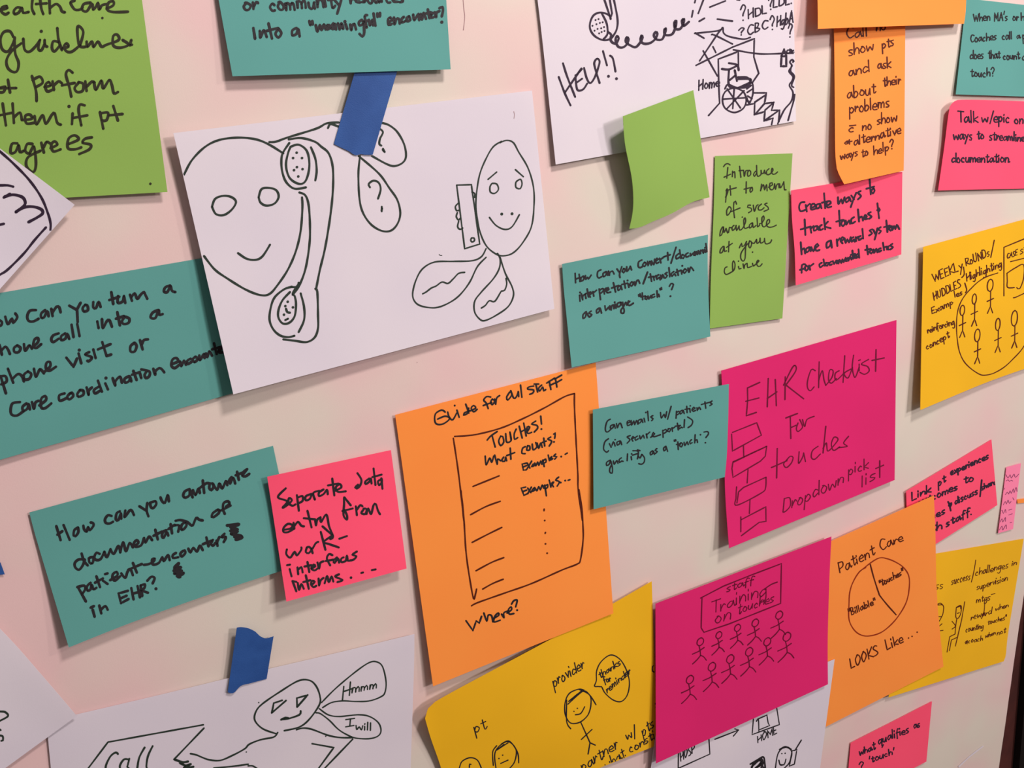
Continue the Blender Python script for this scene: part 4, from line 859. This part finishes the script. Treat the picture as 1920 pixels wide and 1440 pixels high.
n = Sheet(SN, [(1887, 876), (1914.5, 868.5), (1899.5, 992), (1871.5, 1000)], LPINK,
  'tiny light pink flag note near the right edge, written small', CAT, base=2.0, lift=(0, 0, 1, 1), n=12, wave=0.1)
n.draw('handwriting', 1680, 820, 8, 1.1, K_FAINT, '''1650,560 1680,610 1710,560 1730,610 1770,550 1790,600 1840,550;1650,655 1680,635 1700,660 1730,640 1750,655;1620,780 1630,760;1640,860 1670,820 1690,850 1710,800 1730,840 1760,770 1770,830 1800,750 1815,810;
 1610,1010 1640,960 1655,1000 1680,940 1700,990 1725,960;1750,905 1770,940;1570,1140 1590,1090 1610,1140 1640,1080 1650,1130;~1690,1090 1740,1075;~1690,1165 1745,1145;1560,1270 1590,1220 1600,1270 1640,1200 1640,1260;1550,1390 1590,1330 1600,1390 1650,1310 1655,1370;~1710,1280 1735,1275''')
n.done()

n = Sheet(SN, [(1595, 1393), (1747.5, 1315), (1737, 1428), (1585, 1508)], PINK,
  'dark pink note at the bottom right asking what qualifies as touch', CAT, base=2.0, lift=(0, 0, 1.5, 2), wave=0.2)
n.text(1520, 1140, 4.8, 2.8, K_PURP, -0.1, '''
what 440 1325 580 1268 34
qualifies 610 1225 885 1115 36
as 930 1085 985 1065 32
'touch' 530 1395 755 1310 30
? 440 1460 480 1445 36'''); n.done()

n = Sheet('paper_sheet', [(87, 1353), (777, 1189), (764, 1640), (120, 1700)], WHITE,
  'white paper at the bottom left with a smiling caller, Hmmm and I will bubbles', 'paper', base=2.2, lift=(0, 2.5, 1, 1), wave=0.8,
  edges={'top': [(300, 1303), (440, 1269), (600, 1232)], 'right': [(776, 1260), (770, 1440)]})
A = (0, 1080, 4); B = (380, 1140, 4.8)
n.draw('telephone_drawing', *A, 3.2, K_GREEN, '''~640,1470 810,1245 1525,1115;~1530,1140 1305,1375;1305,1375 1360,1400 1420,1450''')
n.draw('hand_drawing', *A, 4.6, K_GREEN, '1310,1375 1370,1395 1410,1390;1350,1400 1390,1420 1430,1410 1380,1440 1450,1430')
n.draw('handwriting', *A, 3.8, K_GREEN, '885,1335 870,1322 830,1350 795,1420 795,1475;965,1375 930,1375 900,1420 905,1460;~970,1370 955,1430 975,1450;1085,1285 1045,1360 1030,1440;1145,1275 1110,1350 1098,1430 1110,1450')
n.draw('person_drawing', *B, 3.2, K_GREEN, '''-110,1310 -60,1320 0,1345 60,1365 160,1370 280,1320 380,1265 420,1225 520,1185 640,1160 675,1120; 660,1130 540,1085 470,1010 480,930 540,860 700,750 860,655 960,650 1020,700 1055,790 1050,870 960,1000 870,1070 735,1103;
 845,1095 900,1080 980,1090 1130,1145 1240,1165 1350,1165;~1350,1180 1090,1450;~985,1220 1180,1255 1045,1440;100,1440 260,1425 410,1405;410,1420 450,1420 490,1445''')
n.draw('face_drawing', *B, 3.6, K_GREEN, '~622,943 640,855 715,830;~622,943 750,832;~850,890 848,810 945,782 850,890;705,1005 745,985 770,990 ;710,1000 770,995 870,960 882,925;~720,1002 770,988')
n.draw('speech_bubble', *B, 2.7, K_GREEN, '''1070,850 1200,720 1380,570 1500,490 1570,485 1620,530 1650,660 1640,760 1600,800 1500,835 1380,840 1260,835 1160,850 1080,895;1050,905 1130,960 1230,975 1400,960 1500,975 1580,1030 1605,1100 1580,1150 1500,1175 1380,1170 1300,1140 1220,1090 1140,1010 1060,950 1020,942''')
n.draw('handwriting', *B, 2.9, K_GREEN, '~1270,705 1258,830;~1330,665 1320,785;~1265,752 1345,725')
n.text(*B, 3.0, K_GREEN, 0.05, 'mmm 1345 765 1572 715 42\nI 1285 1068 1362 1056 34\nwill 1378 1092 1520 1100 38')
n.draw('ink_dot', *B, 2.2, K_GREEN, '505,850;393,1295;1108,1153'); n.done()

n = Sheet('paper_sheet', [(-150, 1035), (144, 1342.5), (-20, 1462), (-330, 1300)], WHITE,
  'plain white paper corner poking in at the lower left edge', 'paper', base=3.6, lift=(0, 1.5, 1, 1), wave=0.4,
  edges={'top': [(0, 1179), (75, 1262)], 'bottom': []})
n.draw('pen_stroke', 0, 1080, 4, 3.8, K_GREEN, '-20,1012 0,1015 40,1020 60,1050 0,1085;0,1150 5,1155;-10,1195 20,1200 22,1232 10,1235'); n.done()

n = Sheet('tape_strip', [(444, 1177), (513, 1193), (500, 1273), (427, 1298)], TAPE,
  'short torn piece of blue tape holding the white paper with the Hmmm bubble', 'tape', base=4.4, wave=0.1, n=24, lift=(2, 0, 0, 1),
  edges={'top': [(452, 1176), (465, 1178), (478, 1184), (488, 1193), (499, 1197)], 'bottom': [(434, 1300), (440, 1298), (452, 1286), (470, 1281)]}); n.done()
n = Sheet('tape_strip', [(-25, 1047), (1, 1055), (9, 1077), (-25, 1079)], TAPE,
  'tiny torn end of blue tape poking in at the left edge', 'tape', base=2.2, wave=0.05, n=8); n.done()
n = Sheet(SN, [(1907, 936), (1926, 934), (1925, 942), (1908, 944)], ORANGE,
  'tiny sliver of orange note behind the light pink flag', CAT, base=1.8, wave=0.0, n=4); n.done()
